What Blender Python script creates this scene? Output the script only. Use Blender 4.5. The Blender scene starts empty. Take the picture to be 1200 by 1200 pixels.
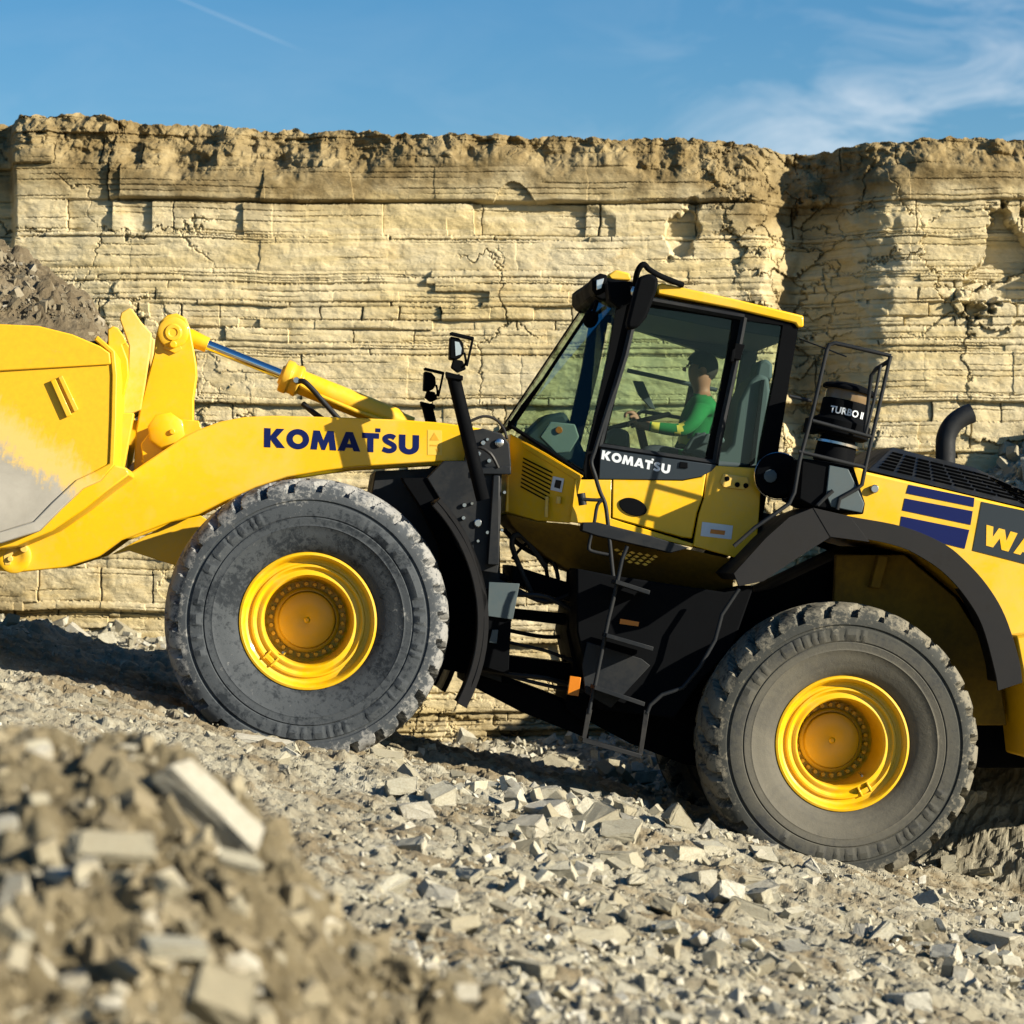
import bpy, bmesh, math, random
import numpy as np
from mathutils import Vector, Matrix

SC = bpy.context.scene
COL = SC.collection
R = math.radians
random.seed(7)
rng = np.random.default_rng(7)

# ------------------------------------------------------------------ camera
F, HY, ZC = 3560.0, 640.0, 1.63          # focal length and horizon row (photo pixels), eye height
cam = bpy.data.cameras.new('camera')
camo = bpy.data.objects.new('camera', cam)
COL.objects.link(camo)
camo.location = (0, 0, ZC)
camo.rotation_euler = (R(90), 0, 0)
cam.sensor_width = 36
cam.lens = 36 * F / 1200
cam.shift_y = (HY - 600) / 1200
cam.clip_end = 2000
cam.dof.use_dof = True
cam.dof.focus_distance = 20.5
cam.dof.aperture_fstop = 3.1
SC.camera = camo
SC.cycles.max_bounces = 10
SC.cycles.diffuse_bounces = 1
SC.cycles.transparent_max_bounces = 16

# ------------------------------------------------------------------ light
SUNV = Vector((1.0, -0.46, 0.41)).normalized()
sun = bpy.data.lights.new('sun', 'SUN')
sun.energy = 5.0
sun.angle = R(0.5)
sun.color = (1.0, 0.915, 0.75)
suno = bpy.data.objects.new('sun', sun)
COL.objects.link(suno)
suno.rotation_euler = SUNV.to_track_quat('Z', 'Y').to_euler()

W = bpy.data.worlds.new('World')
SC.world = W
W.use_nodes = True
SC.view_settings.view_transform = 'Standard'
SC.view_settings.look = 'None'
SC.view_settings.exposure = 1.08
SC.view_settings.gamma = 1
SC.view_settings.use_curve_mapping = False


def pixdir(px, py):
    return Vector(((px - 600) / F, 1, -(py - HY) / F))


def build_world():
    nt = W.node_tree
    n, l = nt.nodes, nt.links
    n.clear()
    out = n.new('ShaderNodeOutputWorld')
    bg = n.new('ShaderNodeBackground')
    bg.inputs[1].default_value = 0.05
    sky = n.new('ShaderNodeTexSky')
    sky.sky_type = 'NISHITA'
    sky.sun_disc = False
    sky.sun_elevation = math.asin(SUNV.z)
    sky.sun_rotation = math.atan2(SUNV.x, SUNV.y)
    sky.air_density = 1.0
    sky.dust_density = 0.3
    sky.ozone_density = 3.0
    sky.altitude = 300
    tc = n.new('ShaderNodeTexCoord')
    # thin cirrus: stretched noise over the direction vector, thicker towards the east
    mp = n.new('ShaderNodeMapping')
    mp.inputs['Rotation'].default_value = (0, R(28), 0)
    mp.inputs['Scale'].default_value = (9, 1, 26)
    l.new(tc.outputs['Generated'], mp.inputs[0])
    nz = n.new('ShaderNodeTexNoise')
    nz.inputs['Scale'].default_value = 1.6
    nz.inputs['Detail'].default_value = 9
    nz.inputs['Roughness'].default_value = 0.62
    nz.inputs['Distortion'].default_value = 0.9
    l.new(mp.outputs[0], nz.inputs['Vector'])
    cr = n.new('ShaderNodeValToRGB')
    cr.color_ramp.elements[0].position = 0.43
    cr.color_ramp.elements[1].position = 0.78
    l.new(nz.outputs[0], cr.inputs[0])
    sx = n.new('ShaderNodeSeparateXYZ')
    l.new(tc.outputs['Generated'], sx.inputs[0])
    mr = n.new('ShaderNodeMapRange')
    mr.inputs[1].default_value = 0.0
    mr.inputs[2].default_value = 0.17
    mr.inputs[3].default_value = 0.07
    mr.inputs[4].default_value = 1.0
    mr.interpolation_type = 'SMOOTHSTEP'
    l.new(sx.outputs[0], mr.inputs[0])
    mrz = n.new('ShaderNodeMapRange')
    mrz.inputs[1].default_value = 0.19
    mrz.inputs[2].default_value = 0.135
    mrz.inputs[3].default_value = 0.10
    mrz.inputs[4].default_value = 1.0
    l.new(sx.outputs[2], mrz.inputs[0])
    m1 = n.new('ShaderNodeMath'); m1.operation = 'MULTIPLY'
    l.new(cr.outputs[0], m1.inputs[0]); l.new(mr.outputs[0], m1.inputs[1])
    m2 = n.new('ShaderNodeMath'); m2.operation = 'MULTIPLY'
    l.new(m1.outputs[0], m2.inputs[0]); l.new(mrz.outputs[0], m2.inputs[1])
    # contrail: narrow band about the great circle through two directions
    d1 = pixdir(205, -4).normalized(); d2 = pixdir(356, 60).normalized()
    nrm = d1.cross(d2).normalized()
    mid = (d1 + d2).normalized()
    def dot(v):
        vm = n.new('ShaderNodeVectorMath'); vm.operation = 'DOT_PRODUCT'
        l.new(tc.outputs['Generated'], vm.inputs[0]); vm.inputs[1].default_value = v
        return vm.outputs['Value']
    ab = n.new('ShaderNodeMath'); ab.operation = 'ABSOLUTE'; l.new(dot(nrm), ab.inputs[0])
    a1 = n.new('ShaderNodeMapRange')
    a1.inputs[1].default_value = 0.0005; a1.inputs[2].default_value = 0.0001
    a1.inputs[3].default_value = 0.0; a1.inputs[4].default_value = 0.15
    l.new(ab.outputs[0], a1.inputs[0])
    along = (d2 - d1).normalized()
    a2 = n.new('ShaderNodeMapRange')
    a2.inputs[1].default_value = d2.dot(along) + 0.0005; a2.inputs[2].default_value = d2.dot(along) - 0.012
    l.new(dot(along), a2.inputs[0])
    a3 = n.new('ShaderNodeMapRange')
    a3.inputs[1].default_value = 0.985; a3.inputs[2].default_value = 0.992
    l.new(dot(mid), a3.inputs[0])
    m3 = n.new('ShaderNodeMath'); m3.operation = 'MULTIPLY'
    l.new(a1.outputs[0], m3.inputs[0]); l.new(a2.outputs[0], m3.inputs[1])
    m4 = n.new('ShaderNodeMath'); m4.operation = 'MULTIPLY'
    l.new(m3.outputs[0], m4.inputs[0]); l.new(a3.outputs[0], m4.inputs[1])
    ad = n.new('ShaderNodeMath'); ad.operation = 'ADD'; ad.use_clamp = True
    l.new(m2.outputs[0], ad.inputs[0]); l.new(m4.outputs[0], ad.inputs[1])
    hs = n.new('ShaderNodeHueSaturation'); hs.inputs['Saturation'].default_value = 1.36; hs.inputs['Value'].default_value = 1.12
    l.new(sky.outputs[0], hs.inputs['Color'])
    mix = n.new('ShaderNodeMixRGB')
    mix.inputs[2].default_value = (9.0, 9.4, 9.8, 1)
    l.new(ad.outputs[0], mix.inputs[0]); l.new(hs.outputs[0], mix.inputs[1])
    l.new(mix.outputs[0], bg.inputs[0])
    l.new(bg.outputs[0], out.inputs[0])


build_world()

# ------------------------------------------------------------------ noise
def _h(ix, iy, s):
    h = (ix.astype(np.int64) * 374761393 + iy.astype(np.int64) * 668265263 + s * 974711) & 0x7fffffff
    h = ((h ^ (h >> 13)) * 1274126177) & 0x7fffffff
    h = ((h ^ (h >> 15)) * 2246822519) & 0x7fffffff
    return ((h ^ (h >> 16)) & 0xffffff) / float(0xffffff)


def vnoise(x, y, s=0):
    x, y = np.broadcast_arrays(np.asarray(x, float), np.asarray(y, float))
    ix, iy = np.floor(x), np.floor(y)
    fx, fy = x - ix, y - iy
    fx = fx * fx * (3 - 2 * fx); fy = fy * fy * (3 - 2 * fy)
    a, b = _h(ix, iy, s), _h(ix + 1, iy, s)
    c, d = _h(ix, iy + 1, s), _h(ix + 1, iy + 1, s)
    return a + (b - a) * fx + (c - a) * fy + (a - b - c + d) * fx * fy


def fbm(x, y, s=0, o=4, g=0.5):
    t, a, n = 0, 1, 0
    for i in range(o):
        t = t + a * (vnoise(x * 2 ** i + 13.7 * i, y * 2 ** i - 7.1 * i, s + i) - 0.5)
        n += a
        a *= g
    return t / n * 2


def worley(x, y, s=0):
    ix, iy = np.floor(x), np.floor(y)
    f1 = np.full(x.shape, 9.0); f2 = np.full(x.shape, 9.0); cid = np.zeros(x.shape)
    for dx in (-1, 0, 1):
        for dy in (-1, 0, 1):
            cx, cy = ix + dx, iy + dy
            px = cx + _h(cx, cy, s); py = cy + _h(cx, cy, s + 5)
            d = np.hypot(px - x, py - y)
            m = d < f1
            f2 = np.where(m, f1, np.minimum(f2, d))
            cid = np.where(m, _h(cx, cy, s + 9), cid)
            f1 = np.where(m, d, f1)
    return f1, f2, cid


# ------------------------------------------------------------------ object helpers
def setp(o, label=None, cat=None, group=None, kind=None):
    if label: o['label'] = label
    if cat: o['category'] = cat
    if group: o['group'] = group
    if kind: o['kind'] = kind
    return o


def link(name, me, m=None, parent=None):
    o = bpy.data.objects.new(name, me)
    COL.objects.link(o)
    if m is not None:
        for k in (m if isinstance(m, (list, tuple)) else [m]):
            me.materials.append(k)
    if parent is not None:
        o.parent = parent
    return o


def grid_mesh(name, V, nu, nv, smooth=False):
    """V: (nu*nv,3) row-major with nv columns."""
    me = bpy.data.meshes.new(name)
    i = np.arange((nu - 1) * (nv - 1))
    r, c = i // (nv - 1), i % (nv - 1)
    a = r * nv + c
    q = np.stack([a, a + 1, a + nv + 1, a + nv], 1)
    fast_mesh(me, V, q, smooth)
    return me


def fast_mesh(me, V, q, smooth=False):
    k = q.shape[1]
    me.vertices.add(len(V))
    me.vertices.foreach_set('co', np.ascontiguousarray(V, dtype=np.float32).ravel())
    me.loops.add(q.size)
    me.loops.foreach_set('vertex_index', np.ascontiguousarray(q, dtype=np.int32).ravel())
    me.polygons.add(len(q))
    me.polygons.foreach_set('loop_start', np.arange(0, q.size, k, dtype=np.int32))
    me.polygons.foreach_set('use_smooth', np.full(len(q), smooth, dtype=bool))
    me.update(calc_edges=True)
    return me


# ------------------------------------------------------------------ materials
def newmat(name):
    m = bpy.data.materials.new(name)
    m.use_nodes = True
    nt = m.node_tree
    b = nt.nodes['Principled BSDF']
    return m, nt, nt.nodes, nt.links, b


def ramp(n, l, src, stops):
    cr = n.new('ShaderNodeValToRGB')
    e = cr.color_ramp.elements
    e[0].position, e[0].color = stops[0][0], (*stops[0][1], 1)
    e[1].position, e[1].color = stops[-1][0], (*stops[-1][1], 1)
    for p, c in stops[1:-1]:
        k = e.new(p); k.color = (*c, 1)
    l.new(src, cr.inputs[0])
    return cr.outputs[0]


def noise(n, l, vec, scale, detail=5, rough=0.55, dist=0.0):
    z = n.new('ShaderNodeTexNoise')
    z.inputs['Scale'].default_value = scale
    z.inputs['Detail'].default_value = detail
    z.inputs['Roughness'].default_value = rough
    z.inputs['Distortion'].default_value = dist
    if vec is not None: l.new(vec, z.inputs['Vector'])
    return z.outputs[0]


def mixc(n, l, fac, a, b, mode='MIX'):
    m = n.new('ShaderNodeMixRGB'); m.blend_type = mode
    for s, v in ((0, fac), (1, a), (2, b)):
        if isinstance(v, (int, float)): m.inputs[s].default_value = v
        elif isinstance(v, tuple): m.inputs[s].default_value = (*v, 1)
        else: l.new(v, m.inputs[s])
    return m.outputs[0]


def objvec(n, l, scale=(1, 1, 1)):
    tc = n.new('ShaderNodeTexCoord')
    mp = n.new('ShaderNodeMapping')
    mp.inputs['Scale'].default_value = scale
    l.new(tc.outputs['Object'], mp.inputs[0])
    return mp.outputs[0]


def bump(n, l, b, h, strength=0.3, dist=0.02):
    bp = n.new('ShaderNodeBump')
    bp.inputs['Strength'].default_value = strength
    bp.inputs['Distance'].default_value = dist
    l.new(h, bp.inputs['Height'])
    l.new(bp.outputs[0], b.inputs['Normal'])


def surf(name, col, rough=0.5, metal=0.0, dust=0.0, dustcol=(0.36, 0.31, 0.22), dscale=3.0, coat=0.0, bmp=0.0, spec=None, lo=0.45, hi=0.75):
    """painted / plastic / rubber / metal surface with patchy dust"""
    m, nt, n, l, b = newmat(name)
    v = objvec(n, l)
    big = noise(n, l, v, dscale, 7, 0.65, 0.4)
    fine = noise(n, l, v, dscale * 14, 5, 0.6)
    c0 = mixc(n, l, 0.5, col, tuple(min(1, k * 0.82) for k in col))
    c0 = mixc(n, l, fine, col, tuple(min(1, k * 0.86) for k in col))
    if dust > 0:
        mm = n.new('ShaderNodeMath'); mm.operation = 'MULTIPLY_ADD'
        l.new(fine, mm.inputs[0]); mm.inputs[1].default_value = 0.35; l.new(big, mm.inputs[2])
        mr = n.new('ShaderNodeMapRange')
        mr.inputs[1].default_value = lo + .15; mr.inputs[2].default_value = hi + .2; mr.inputs[4].default_value = dust
        l.new(mm.outputs[0], mr.inputs[0])
        c0 = mixc(n, l, mr.outputs[0], c0, dustcol)
        rr = n.new('ShaderNodeMapRange')
        rr.inputs[2].default_value = max(dust, .01); rr.inputs[3].default_value = rough; rr.inputs[4].default_value = min(1, rough + 0.4)
        l.new(mr.outputs[0], rr.inputs[0]); l.new(rr.outputs[0], b.inputs['Roughness'])
    else:
        b.inputs['Roughness'].default_value = rough
    l.new(c0, b.inputs['Base Color'])
    b.inputs['Metallic'].default_value = metal
    if spec is None and metal == 0: b.inputs['Specular IOR Level'].default_value = 0.35
    b.inputs['Coat Weight'].default_value = coat
    b.inputs['Coat Roughness'].default_value = 0.12
    if spec is not None: b.inputs['Specular IOR Level'].default_value = spec
    if bmp > 0: bump(n, l, b, fine, bmp, 0.004)
    return m


def rockmat(name, stops, warm, scale=1.0, soil=None, bstr=0.5):
    m, nt, n, l, b = newmat(name)
    v = objvec(n, l)
    oi = n.new('ShaderNodeObjectInfo')
    ad = n.new('ShaderNodeVectorMath'); ad.operation = 'ADD'
    l.new(v, ad.inputs[0]); l.new(oi.outputs['Random'], ad.inputs[1])
    v = ad.outputs[0]
    a = noise(n, l, v, 1.3 * scale, 8, 0.65, 0.3)
    c = ramp(n, l, a, stops)
    f = noise(n, l, v, 22 * scale, 6, 0.7)
    c = mixc(n, l, ramp(n, l, f, [(0.42, (0, 0, 0)), (0.72, (0.6, 0.6, 0.6))]), c, warm)
    if soil is not None:
        s = noise(n, l, v, 0.9 * scale, 6, 0.7, 0.5)
        c = mixc(n, l, ramp(n, l, s, [(0.48, (0, 0, 0)), (0.60, (0.9, 0.9, 0.9))]), c, soil)
    gl = n.new('ShaderNodeNewGeometry')
    l.new(c, b.inputs['Base Color'])
    b.inputs['Roughness'].default_value = 0.92
    b.inputs['Specular IOR Level'].default_value = 0.2
    h = noise(n, l, v, 45 * scale, 8, 0.75)
    bump(n, l, b, h, bstr, 0.03 / scale)
    return m


def islandmat(name, stops, bstr=0.4, scale=1.0):
    """stones: colour differs from stone to stone (random per island)"""
    m, nt, n, l, b = newmat(name)
    g = n.new('ShaderNodeNewGeometry')
    oi = n.new('ShaderNodeObjectInfo')
    ad = n.new('ShaderNodeMath'); ad.operation = 'ADD'
    l.new(g.outputs['Random Per Island'], ad.inputs[0]); l.new(oi.outputs['Random'], ad.inputs[1])
    fr = n.new('ShaderNodeMath'); fr.operation = 'FRACT'; l.new(ad.outputs[0], fr.inputs[0])
    c = ramp(n, l, fr.outputs[0], stops)
    v = objvec(n, l)
    f = noise(n, l, v, 12 * scale, 7, 0.7)
    c = mixc(n, l, ramp(n, l, f, [(0.35, (0, 0, 0)), (0.72, (0.75, 0.75, 0.75))]), c, (0.24, 0.20, 0.13))
    f3 = noise(n, l, v, 70 * scale, 5, 0.7)
    c = mixc(n, l, ramp(n, l, f3, [(0.45, (0, 0, 0)), (0.7, (0.45, 0.45, 0.45))]), c, (0.16, 0.14, 0.10))
    l.new(c, b.inputs['Base Color'])
    b.inputs['Roughness'].default_value = 0.9
    b.inputs['Specular IOR Level'].default_value = 0.2
    bump(n, l, b, noise(n, l, v, 40 * scale, 7, 0.7), bstr, 0.012 / scale)
    return m

# ================================================================== SETTING
YC = 26.3                                   # foot of the quarry face


def w_at(px, py, Y):
    return ((px - 600) / F * Y, Y, ZC - (py - HY) / F * Y)


def sm(a, b, x):
    t = np.clip((x - a) / (b - a), 0, 1)
    return t * t * (3 - 2 * t)


def ground_base(X, Y):
    X = np.asarray(X, float); Y = np.asarray(Y, float)
    z = 0.013 - 0.234 * X
    z = np.where(X > 4.5, 0.013 - 0.234 * 4.5 - (X - 4.5) * 0.12, z)
    z = np.where(X < -6, 0.013 + 0.234 * 6 - (X + 6) * 0.10, z)
    # slumped debris along the foot of the face
    w = sm(-2.3, -1.3, X) * sm(22.6, 24.6, Y) * sm(2.6, 1.6, X)
    z = z * (1 - w) + w * (-0.20)                # hollow between the ramp and the face
    z = z + 0.16 * sm(-4, -2.5, X) * np.exp(-((YC - 0.2 - Y) / 0.7) ** 2) * (0.3 + 1.0 * vnoise(X * 0.9, 3.3, 5))
    # scree cone in the corner on the right
    rr = np.hypot((X - 5.5), (Y - 26.6) * 1.0)
    cone = 3.35 - 0.74 * rr
    z = np.maximum(z, cone)
    # low windrow beyond the loader on the left
    z = z + 0.17 * np.exp(-((Y - 23.6) / 0.5) ** 2) * sm(-1.6, -2.3, X) * sm(-4.0, -3.6, X) * (0.2 + 1.3 * vnoise(X * 2.4, 8.2, 6))
    # rough bank of larger rubble between the wheels, this side
    z = z + 0.16 * np.exp(-((X - 0.9) / 1.3) ** 2 - ((Y - 18.3) / 1.2) ** 2)
    return z


def ground_z(X, Y):
    return ground_base(X, Y) + 0.05 * fbm(X * 0.8, Y * 0.8, 21, 3) + 0.05 * fbm(X * 2.7, Y * 2.7, 22, 4)


CRX = np.array([-400, -150, 0, 60, 130, 200, 260, 330, 400, 450, 550, 620, 760, 1000, 1500])
CRY = np.array([835, 850, 858, 856, 870, 893, 935, 985, 1070, 1120, 1180, 1235, 1290, 1330, 1380])
YM = 8.0


def mound_base(X, Y):
    px = 600 + F * np.asarray(X, float) / YM
    cz = ZC - (np.interp(px, CRX, CRY) - HY) / F * YM
    t = np.asarray(Y, float) - YM
    front = cz + 0.30 * np.minimum(t, 0) + 0.02 * t * 0
    back = cz - 0.62 * np.maximum(t, 0) ** 1.25
    return np.where(t < 0, front, back)


def mound_z(X, Y):
    return mound_base(X, Y) + 0.09 * fbm(X * 2.2, Y * 2.2, 31, 3) + 0.10 * fbm(X * 7, Y * 7, 32, 4)


LIME = [(0.0, (0.26, 0.235, 0.165)), (0.3, (0.38, 0.355, 0.265)), (0.6, (0.49, 0.47, 0.375)), (0.8, (0.36, 0.345, 0.29)), (1.0, (0.60, 0.585, 0.505))]
M_gravel = rockmat('compacted_gravel', [(0.3, (0.21, 0.185, 0.13)), (0.5, (0.32, 0.295, 0.22)), (0.7, (0.42, 0.395, 0.31))], (0.18, 0.15, 0.10), 1.5, (0.19, 0.15, 0.09), 0.8)
M_soil = rockmat('quarry_soil', [(0.3, (0.12, 0.095, 0.053)), (0.5, (0.19, 0.155, 0.09)), (0.7, (0.28, 0.24, 0.155))], (0.10, 0.078, 0.044), 3.0, None, 1.0)
M_stone = islandmat('limestone', LIME, 0.5, 1.0)
M_clod = islandmat('soil_clod', [(0.0, (0.15, 0.12, 0.066)), (0.60, (0.23, 0.19, 0.115)), (0.80, (0.33, 0.295, 0.205)), (1.0, (0.56, 0.53, 0.44))], 0.8, 1.6)


def ground():
    us = np.linspace(1 / 1.6, 1 / 11.0, 110, endpoint=False)
    Ys = np.concatenate([1 / us, 11.0 * (27.2 / 11.0) ** np.linspace(0, 1, 620)])
    t = np.concatenate([np.linspace(-3.0, -0.24, 60, endpoint=False), np.linspace(-0.24, 0.24, 720), np.linspace(0.24, 3.0, 61)[1:]])
    Y, T = np.meshgrid(Ys, t, indexing='ij')
    X = T * Y
    Z = ground_z(X, Y)
    fine = 0.035 * np.abs(fbm(X * 6.5, Y * 6.5, 23, 4)) + 0.03 * fbm(X * 16, Y * 16, 24, 3)
    f1, f2, cid = worley(X * 7.0, Y * 7.0, 40)
    fine = fine + 0.045 * (cid - 0.4) * np.clip((f2 - f1) * 5, 0, 1)
    Z = Z + fine
    V = np.stack([X, Y, Z], -1).reshape(-1, 3)
    me = grid_mesh('ground', V, len(Ys), len(t))
    o = link('ground', me, M_gravel)
    setp(o, 'pale crushed limestone ramp sloping up to the left under the loader', None, None, 'structure')
    # wide coarse sheet carrying the quarry floor on beyond the detailed part
    return o


ground()


def mound():
    Ys = np.linspace(5.0, 10.5, 330)
    t = np.concatenate([np.linspace(-0.75, -0.2, 50, endpoint=False), np.linspace(-0.2, 0.13, 420), np.linspace(0.13, 0.5, 40)[1:]])
    Y, T = np.meshgrid(Ys, t, indexing='ij')
    X = T * YM * (0.75 + 0.25 * Y / YM)
    Z = mound_z(X, Y) + 0.03 * fbm(X * 26, Y * 26, 33, 3)
    f1, f2, cid = worley(X * 9.0, Y * 9.0, 44)
    Z = Z + 0.055 * (cid - 0.35) * np.clip((f2 - f1) * 4, 0, 1)
    V = np.stack([X, Y, Z], -1).reshape(-1, 3)
    o = link('rubble_mound', grid_mesh('rubble_mound', V, len(Ys), len(t)), M_soil)
    setp(o, 'brown mound of soil and broken stone in the near left corner', None, None, 'structure')


mound()

# ------------------------------------------------------------------ quarry face
def cliffmat():
    m, nt, n, l, b = newmat('layered_limestone')
    v = objvec(n, l)
    vs = objvec(n, l, (0.35, 0.35, 7.0))
    vb = objvec(n, l, (0.9, 0.9, 1.4))
    bed = noise(n, l, vs, 1.6, 6, 0.6, 0.25)
    c = ramp(n, l, bed, [(0.28, (0.42, 0.33, 0.16)), (0.44, (0.50, 0.405, 0.215)), (0.56, (0.56, 0.47, 0.28)), (0.72, (0.44, 0.35, 0.185))])
    pal = noise(n, l, vb, 1.1, 7, 0.62, 0.3)
    c = mixc(n, l, ramp(n, l, pal, [(0.46, (0, 0, 0)), (0.68, (0.75, 0.75, 0.75))]), c, (0.54, 0.475, 0.325))
    och = noise(n, l, vb, 2.3, 7, 0.7, 0.5)
    c = mixc(n, l, ramp(n, l, och, [(0.55, (0, 0, 0)), (0.75, (0.7, 0.7, 0.7))]), c, (0.41, 0.28, 0.105))
    # streaks washed down from the soil
    vw = objvec(n, l, (2.6, 2.6, 0.35))
    st = noise(n, l, vw, 1.5, 6, 0.65, 0.3)
    c = mixc(n, l, ramp(n, l, st, [(0.56, (0, 0, 0)), (0.74, (0.45, 0.45, 0.45))]), c, (0.30, 0.225, 0.115))
    # overburden: brown soil where the 'soil' attribute says so
    at = n.new('ShaderNodeAttribute'); at.attribute_name = 'soil'
    sn = noise(n, l, v, 5.0, 8, 0.7, 0.3)
    sc = ramp(n, l, sn, [(0.3, (0.11, 0.077, 0.033)), (0.48, (0.185, 0.135, 0.06)), (0.70, (0.32, 0.25, 0.13))])
    c = mixc(n, l, at.outputs['Fac'], c, sc)
    l.new(c, b.inputs['Base Color'])
    b.inputs['Roughness'].default_value = 0.93
    b.inputs['Specular IOR Level'].default_value = 0.15
    vh = objvec(n, l, (1, 1, 1.8))
    h = noise(n, l, vh, 11, 9, 0.72)
    bump(n, l, b, h, 0.45, 0.05)
    return m


def cliff():
    SKX = np.array([-3000, -1500, -600, -200, 0, 90, 180, 230, 300, 400, 490, 540, 610, 700, 800, 870, 930, 1000, 1060, 1140, 1200, 1500, 2200, 4000])
    SKY = np.array([150, 120, 140, 128, 132, 127, 138, 135, 140, 143, 155, 150, 152, 157, 155, 162, 172, 166, 162, 155, 160, 150, 165, 150])
    SOX = np.array([-3000, -200, 0, 60, 130, 250, 330, 420, 500, 560, 640, 720, 800, 850, 900, 950, 1000, 1060, 1120, 1200, 4000])
    SOY = np.array([180, 180, 172, 172, 178, 192, 200, 192, 186, 184, 184, 180, 184, 205, 215, 222, 205, 192, 188, 186, 190])
    kx = F / YC
    xs = np.concatenate([np.linspace(-26, -5.2, 240, endpoint=False), np.linspace(-5.2, 5.2, 1500), np.linspace(5.2, 26, 241)[1:]])
    nz = 820
    v = np.linspace(0, 1, nz)
    px = 600 + xs * kx
    ztop = ZC - (np.interp(px, SKX, SKY) - HY) / kx
    zsoil = ZC - (np.interp(px, SOX, SOY) - HY) / kx
    zbot = np.where(xs < 0, 0.3, -2.2) - 0.0
    zbot = np.full_like(xs, -2.4)
    Vv, X = np.meshgrid(v, xs, indexing='ij')
    ZT = np.broadcast_to(ztop, X.shape) + 0.06 * fbm(X * 1.7, 2.2, 51, 3) + 0.07 * np.abs(fbm(X * 5.5, 1.2, 52, 4)) + 0.02 * fbm(X * 22, 4.2, 53, 3)
    Z = zbot + (ZT - zbot) * Vv
    ZS = np.broadcast_to(zsoil, X.shape) - 0.08 + 0.16 * fbm(X * 2.4, Z * 0.4, 54, 4)

    # beds
    zw = Z + 0.05 * fbm(X * 0.22, 0.3, 60, 2) + 0.018 * fbm(X * 1.6, Z * 0.9, 61, 3) + 0.012 * X * 0.2
    r = np.random.default_rng(11)
    th = []
    while sum(th) < 13:
        th.append(r.choice([0.04, 0.06, 0.09, 0.13, 0.2, 0.30, 0.42], p=[.2, .2, .2, .14, .12, .09, .05]) * r.uniform(0.85, 1.2))
    zb = -3.5 + np.cumsum(th)
    # one wide open bedding plane as in the photograph
    zmaj = ZC + (HY - 234) / kx
    k = np.argmin(np.abs(zb - zmaj)); zb[k] = zmaj
    zb.sort()
    L = np.searchsorted(zb, zw.ravel()).reshape(zw.shape)
    Lc = np.clip(L, 1, len(zb) - 1)
    d0 = zw - zb[Lc - 1]; d1 = zb[Lc] - zw
    dd = np.minimum(d0, d1)
    nb = len(zb) + 2
    loff = r.normal(0, 0.010, nb)
    loff[r.random(nb) < 0.05] += 0.030
    loff[r.random(nb) < 0.06] -= 0.035
    lw = r.uniform(0.30, 1.5, nb)
    lph = r.uniform(0, 50, nb)
    lop = r.uniform(0, 1, nb)
    D = loff[Lc].copy()
    xw = X + 0.22 * (vnoise(X * 1.3, Lc * 7.31, 62) - 0.5) + 0.02 * fbm(X * 5, Z * 9, 63, 3)
    u = xw / lw[Lc] + lph[Lc]
    bi = np.floor(u); fu = u - bi
    de = np.minimum(fu, 1 - fu) * lw[Lc]
    hb = _h(bi, Lc, 64); hb2 = _h(bi, Lc, 65)
    D += (hb - 0.5) * 0.016
    # whole runs of blocks broken out of the face
    z3 = vnoise(X * 0.55, Lc * 0.23 + Z * 0.12, 66) + 0.30 * (hb2 - 0.5)
    right = sm(1.2, 2.6, X)
    D -= np.where(z3 > 0.74, 0.13, 0.0) * (0.30 + 0.55 * right) * sm(.3, .5, vnoise(X * 1.7, Z * 2.3, 96)) + np.where(z3 > 0.86, 0.10, 0.0) * (0.4 + .6 * right)
    D += np.where(z3 < 0.20, 0.03, 0.0)
    # joints and bedding cracks
    hc = vnoise(X * 0.9, Lc * 3.7, 67)
    D -= 0.055 * np.exp(-(d0 / 0.008) ** 2) * sm(0.46, 0.60, vnoise(X * 1.6, Lc * 3.7, 67) * .6 + hc * .4) * lop[Lc]
    hm = np.abs(Lc - (k + 1)) < 1
    D -= np.where(hm, 0.16 * np.exp(-(d0 / 0.020) ** 2) * sm(-3.6, -3.2, X) * sm(2.5, 1.9, X) * (0.35 + 0.65 * sm(0.25, .5, vnoise(X * 2, 4.4, 68))), 0)
    D -= 0.009 * np.exp(-dd / 0.012)
    D += 0.009 * fbm(X * 1.6, Z * 20, 91, 3) * sm(.35, .7, vnoise(X * .9, Z * 1.7, 93)) + 0.010 * fbm(X * 6, Z * 9, 92, 4)
    D -= 0.07 * np.exp(-(de / 0.006) ** 2) * (hb2 > 0.80)
    D -= 0.003 * np.exp(-de / 0.02)
    # hairline partings inside the beds
    sub = zw * 21 + 0.25 * fbm(X * 1.2, Z * 2, 97, 3); fs_ = np.abs(sub - np.round(sub)) / 21
    D -= 0.018 * np.exp(-(fs_ / 0.0045) ** 2) * sm(0.56, 0.70, vnoise(X * 1.5, np.round(sub) * 5.1, 98))
    # irregular fracture network
    wx = X + 0.16 * fbm(X * 4, Z * 4, 70, 5, .7); wz = Z + 0.16 * fbm(X * 4 + 9, Z * 4, 71, 5, .7)
    f1, f2, cid = worley(wx * 0.85, wz * 1.15, 72)
    msk = sm(0.54, 0.68, vnoise(X * 0.6 + 3, Z * 0.7, 73) + 0.14 * right)
    D -= 0.045 * np.exp(-((f2 - f1) / 0.010) ** 2) * msk * sm(.3, .6, vnoise(X * 2.1, Z * 2.1, 94))
    D += (cid - 0.5) * 0.10 * right * msk
    f1, f2, cid = worley(wx * 3.2, wz * 4.6, 74)
    rough = sm(0.52, 0.72, vnoise(X * 0.8, Z * 0.6 + 5, 75) + 0.20 * right + 0.3 * np.exp(-((X - 2.5) / .7) ** 2))
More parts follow.
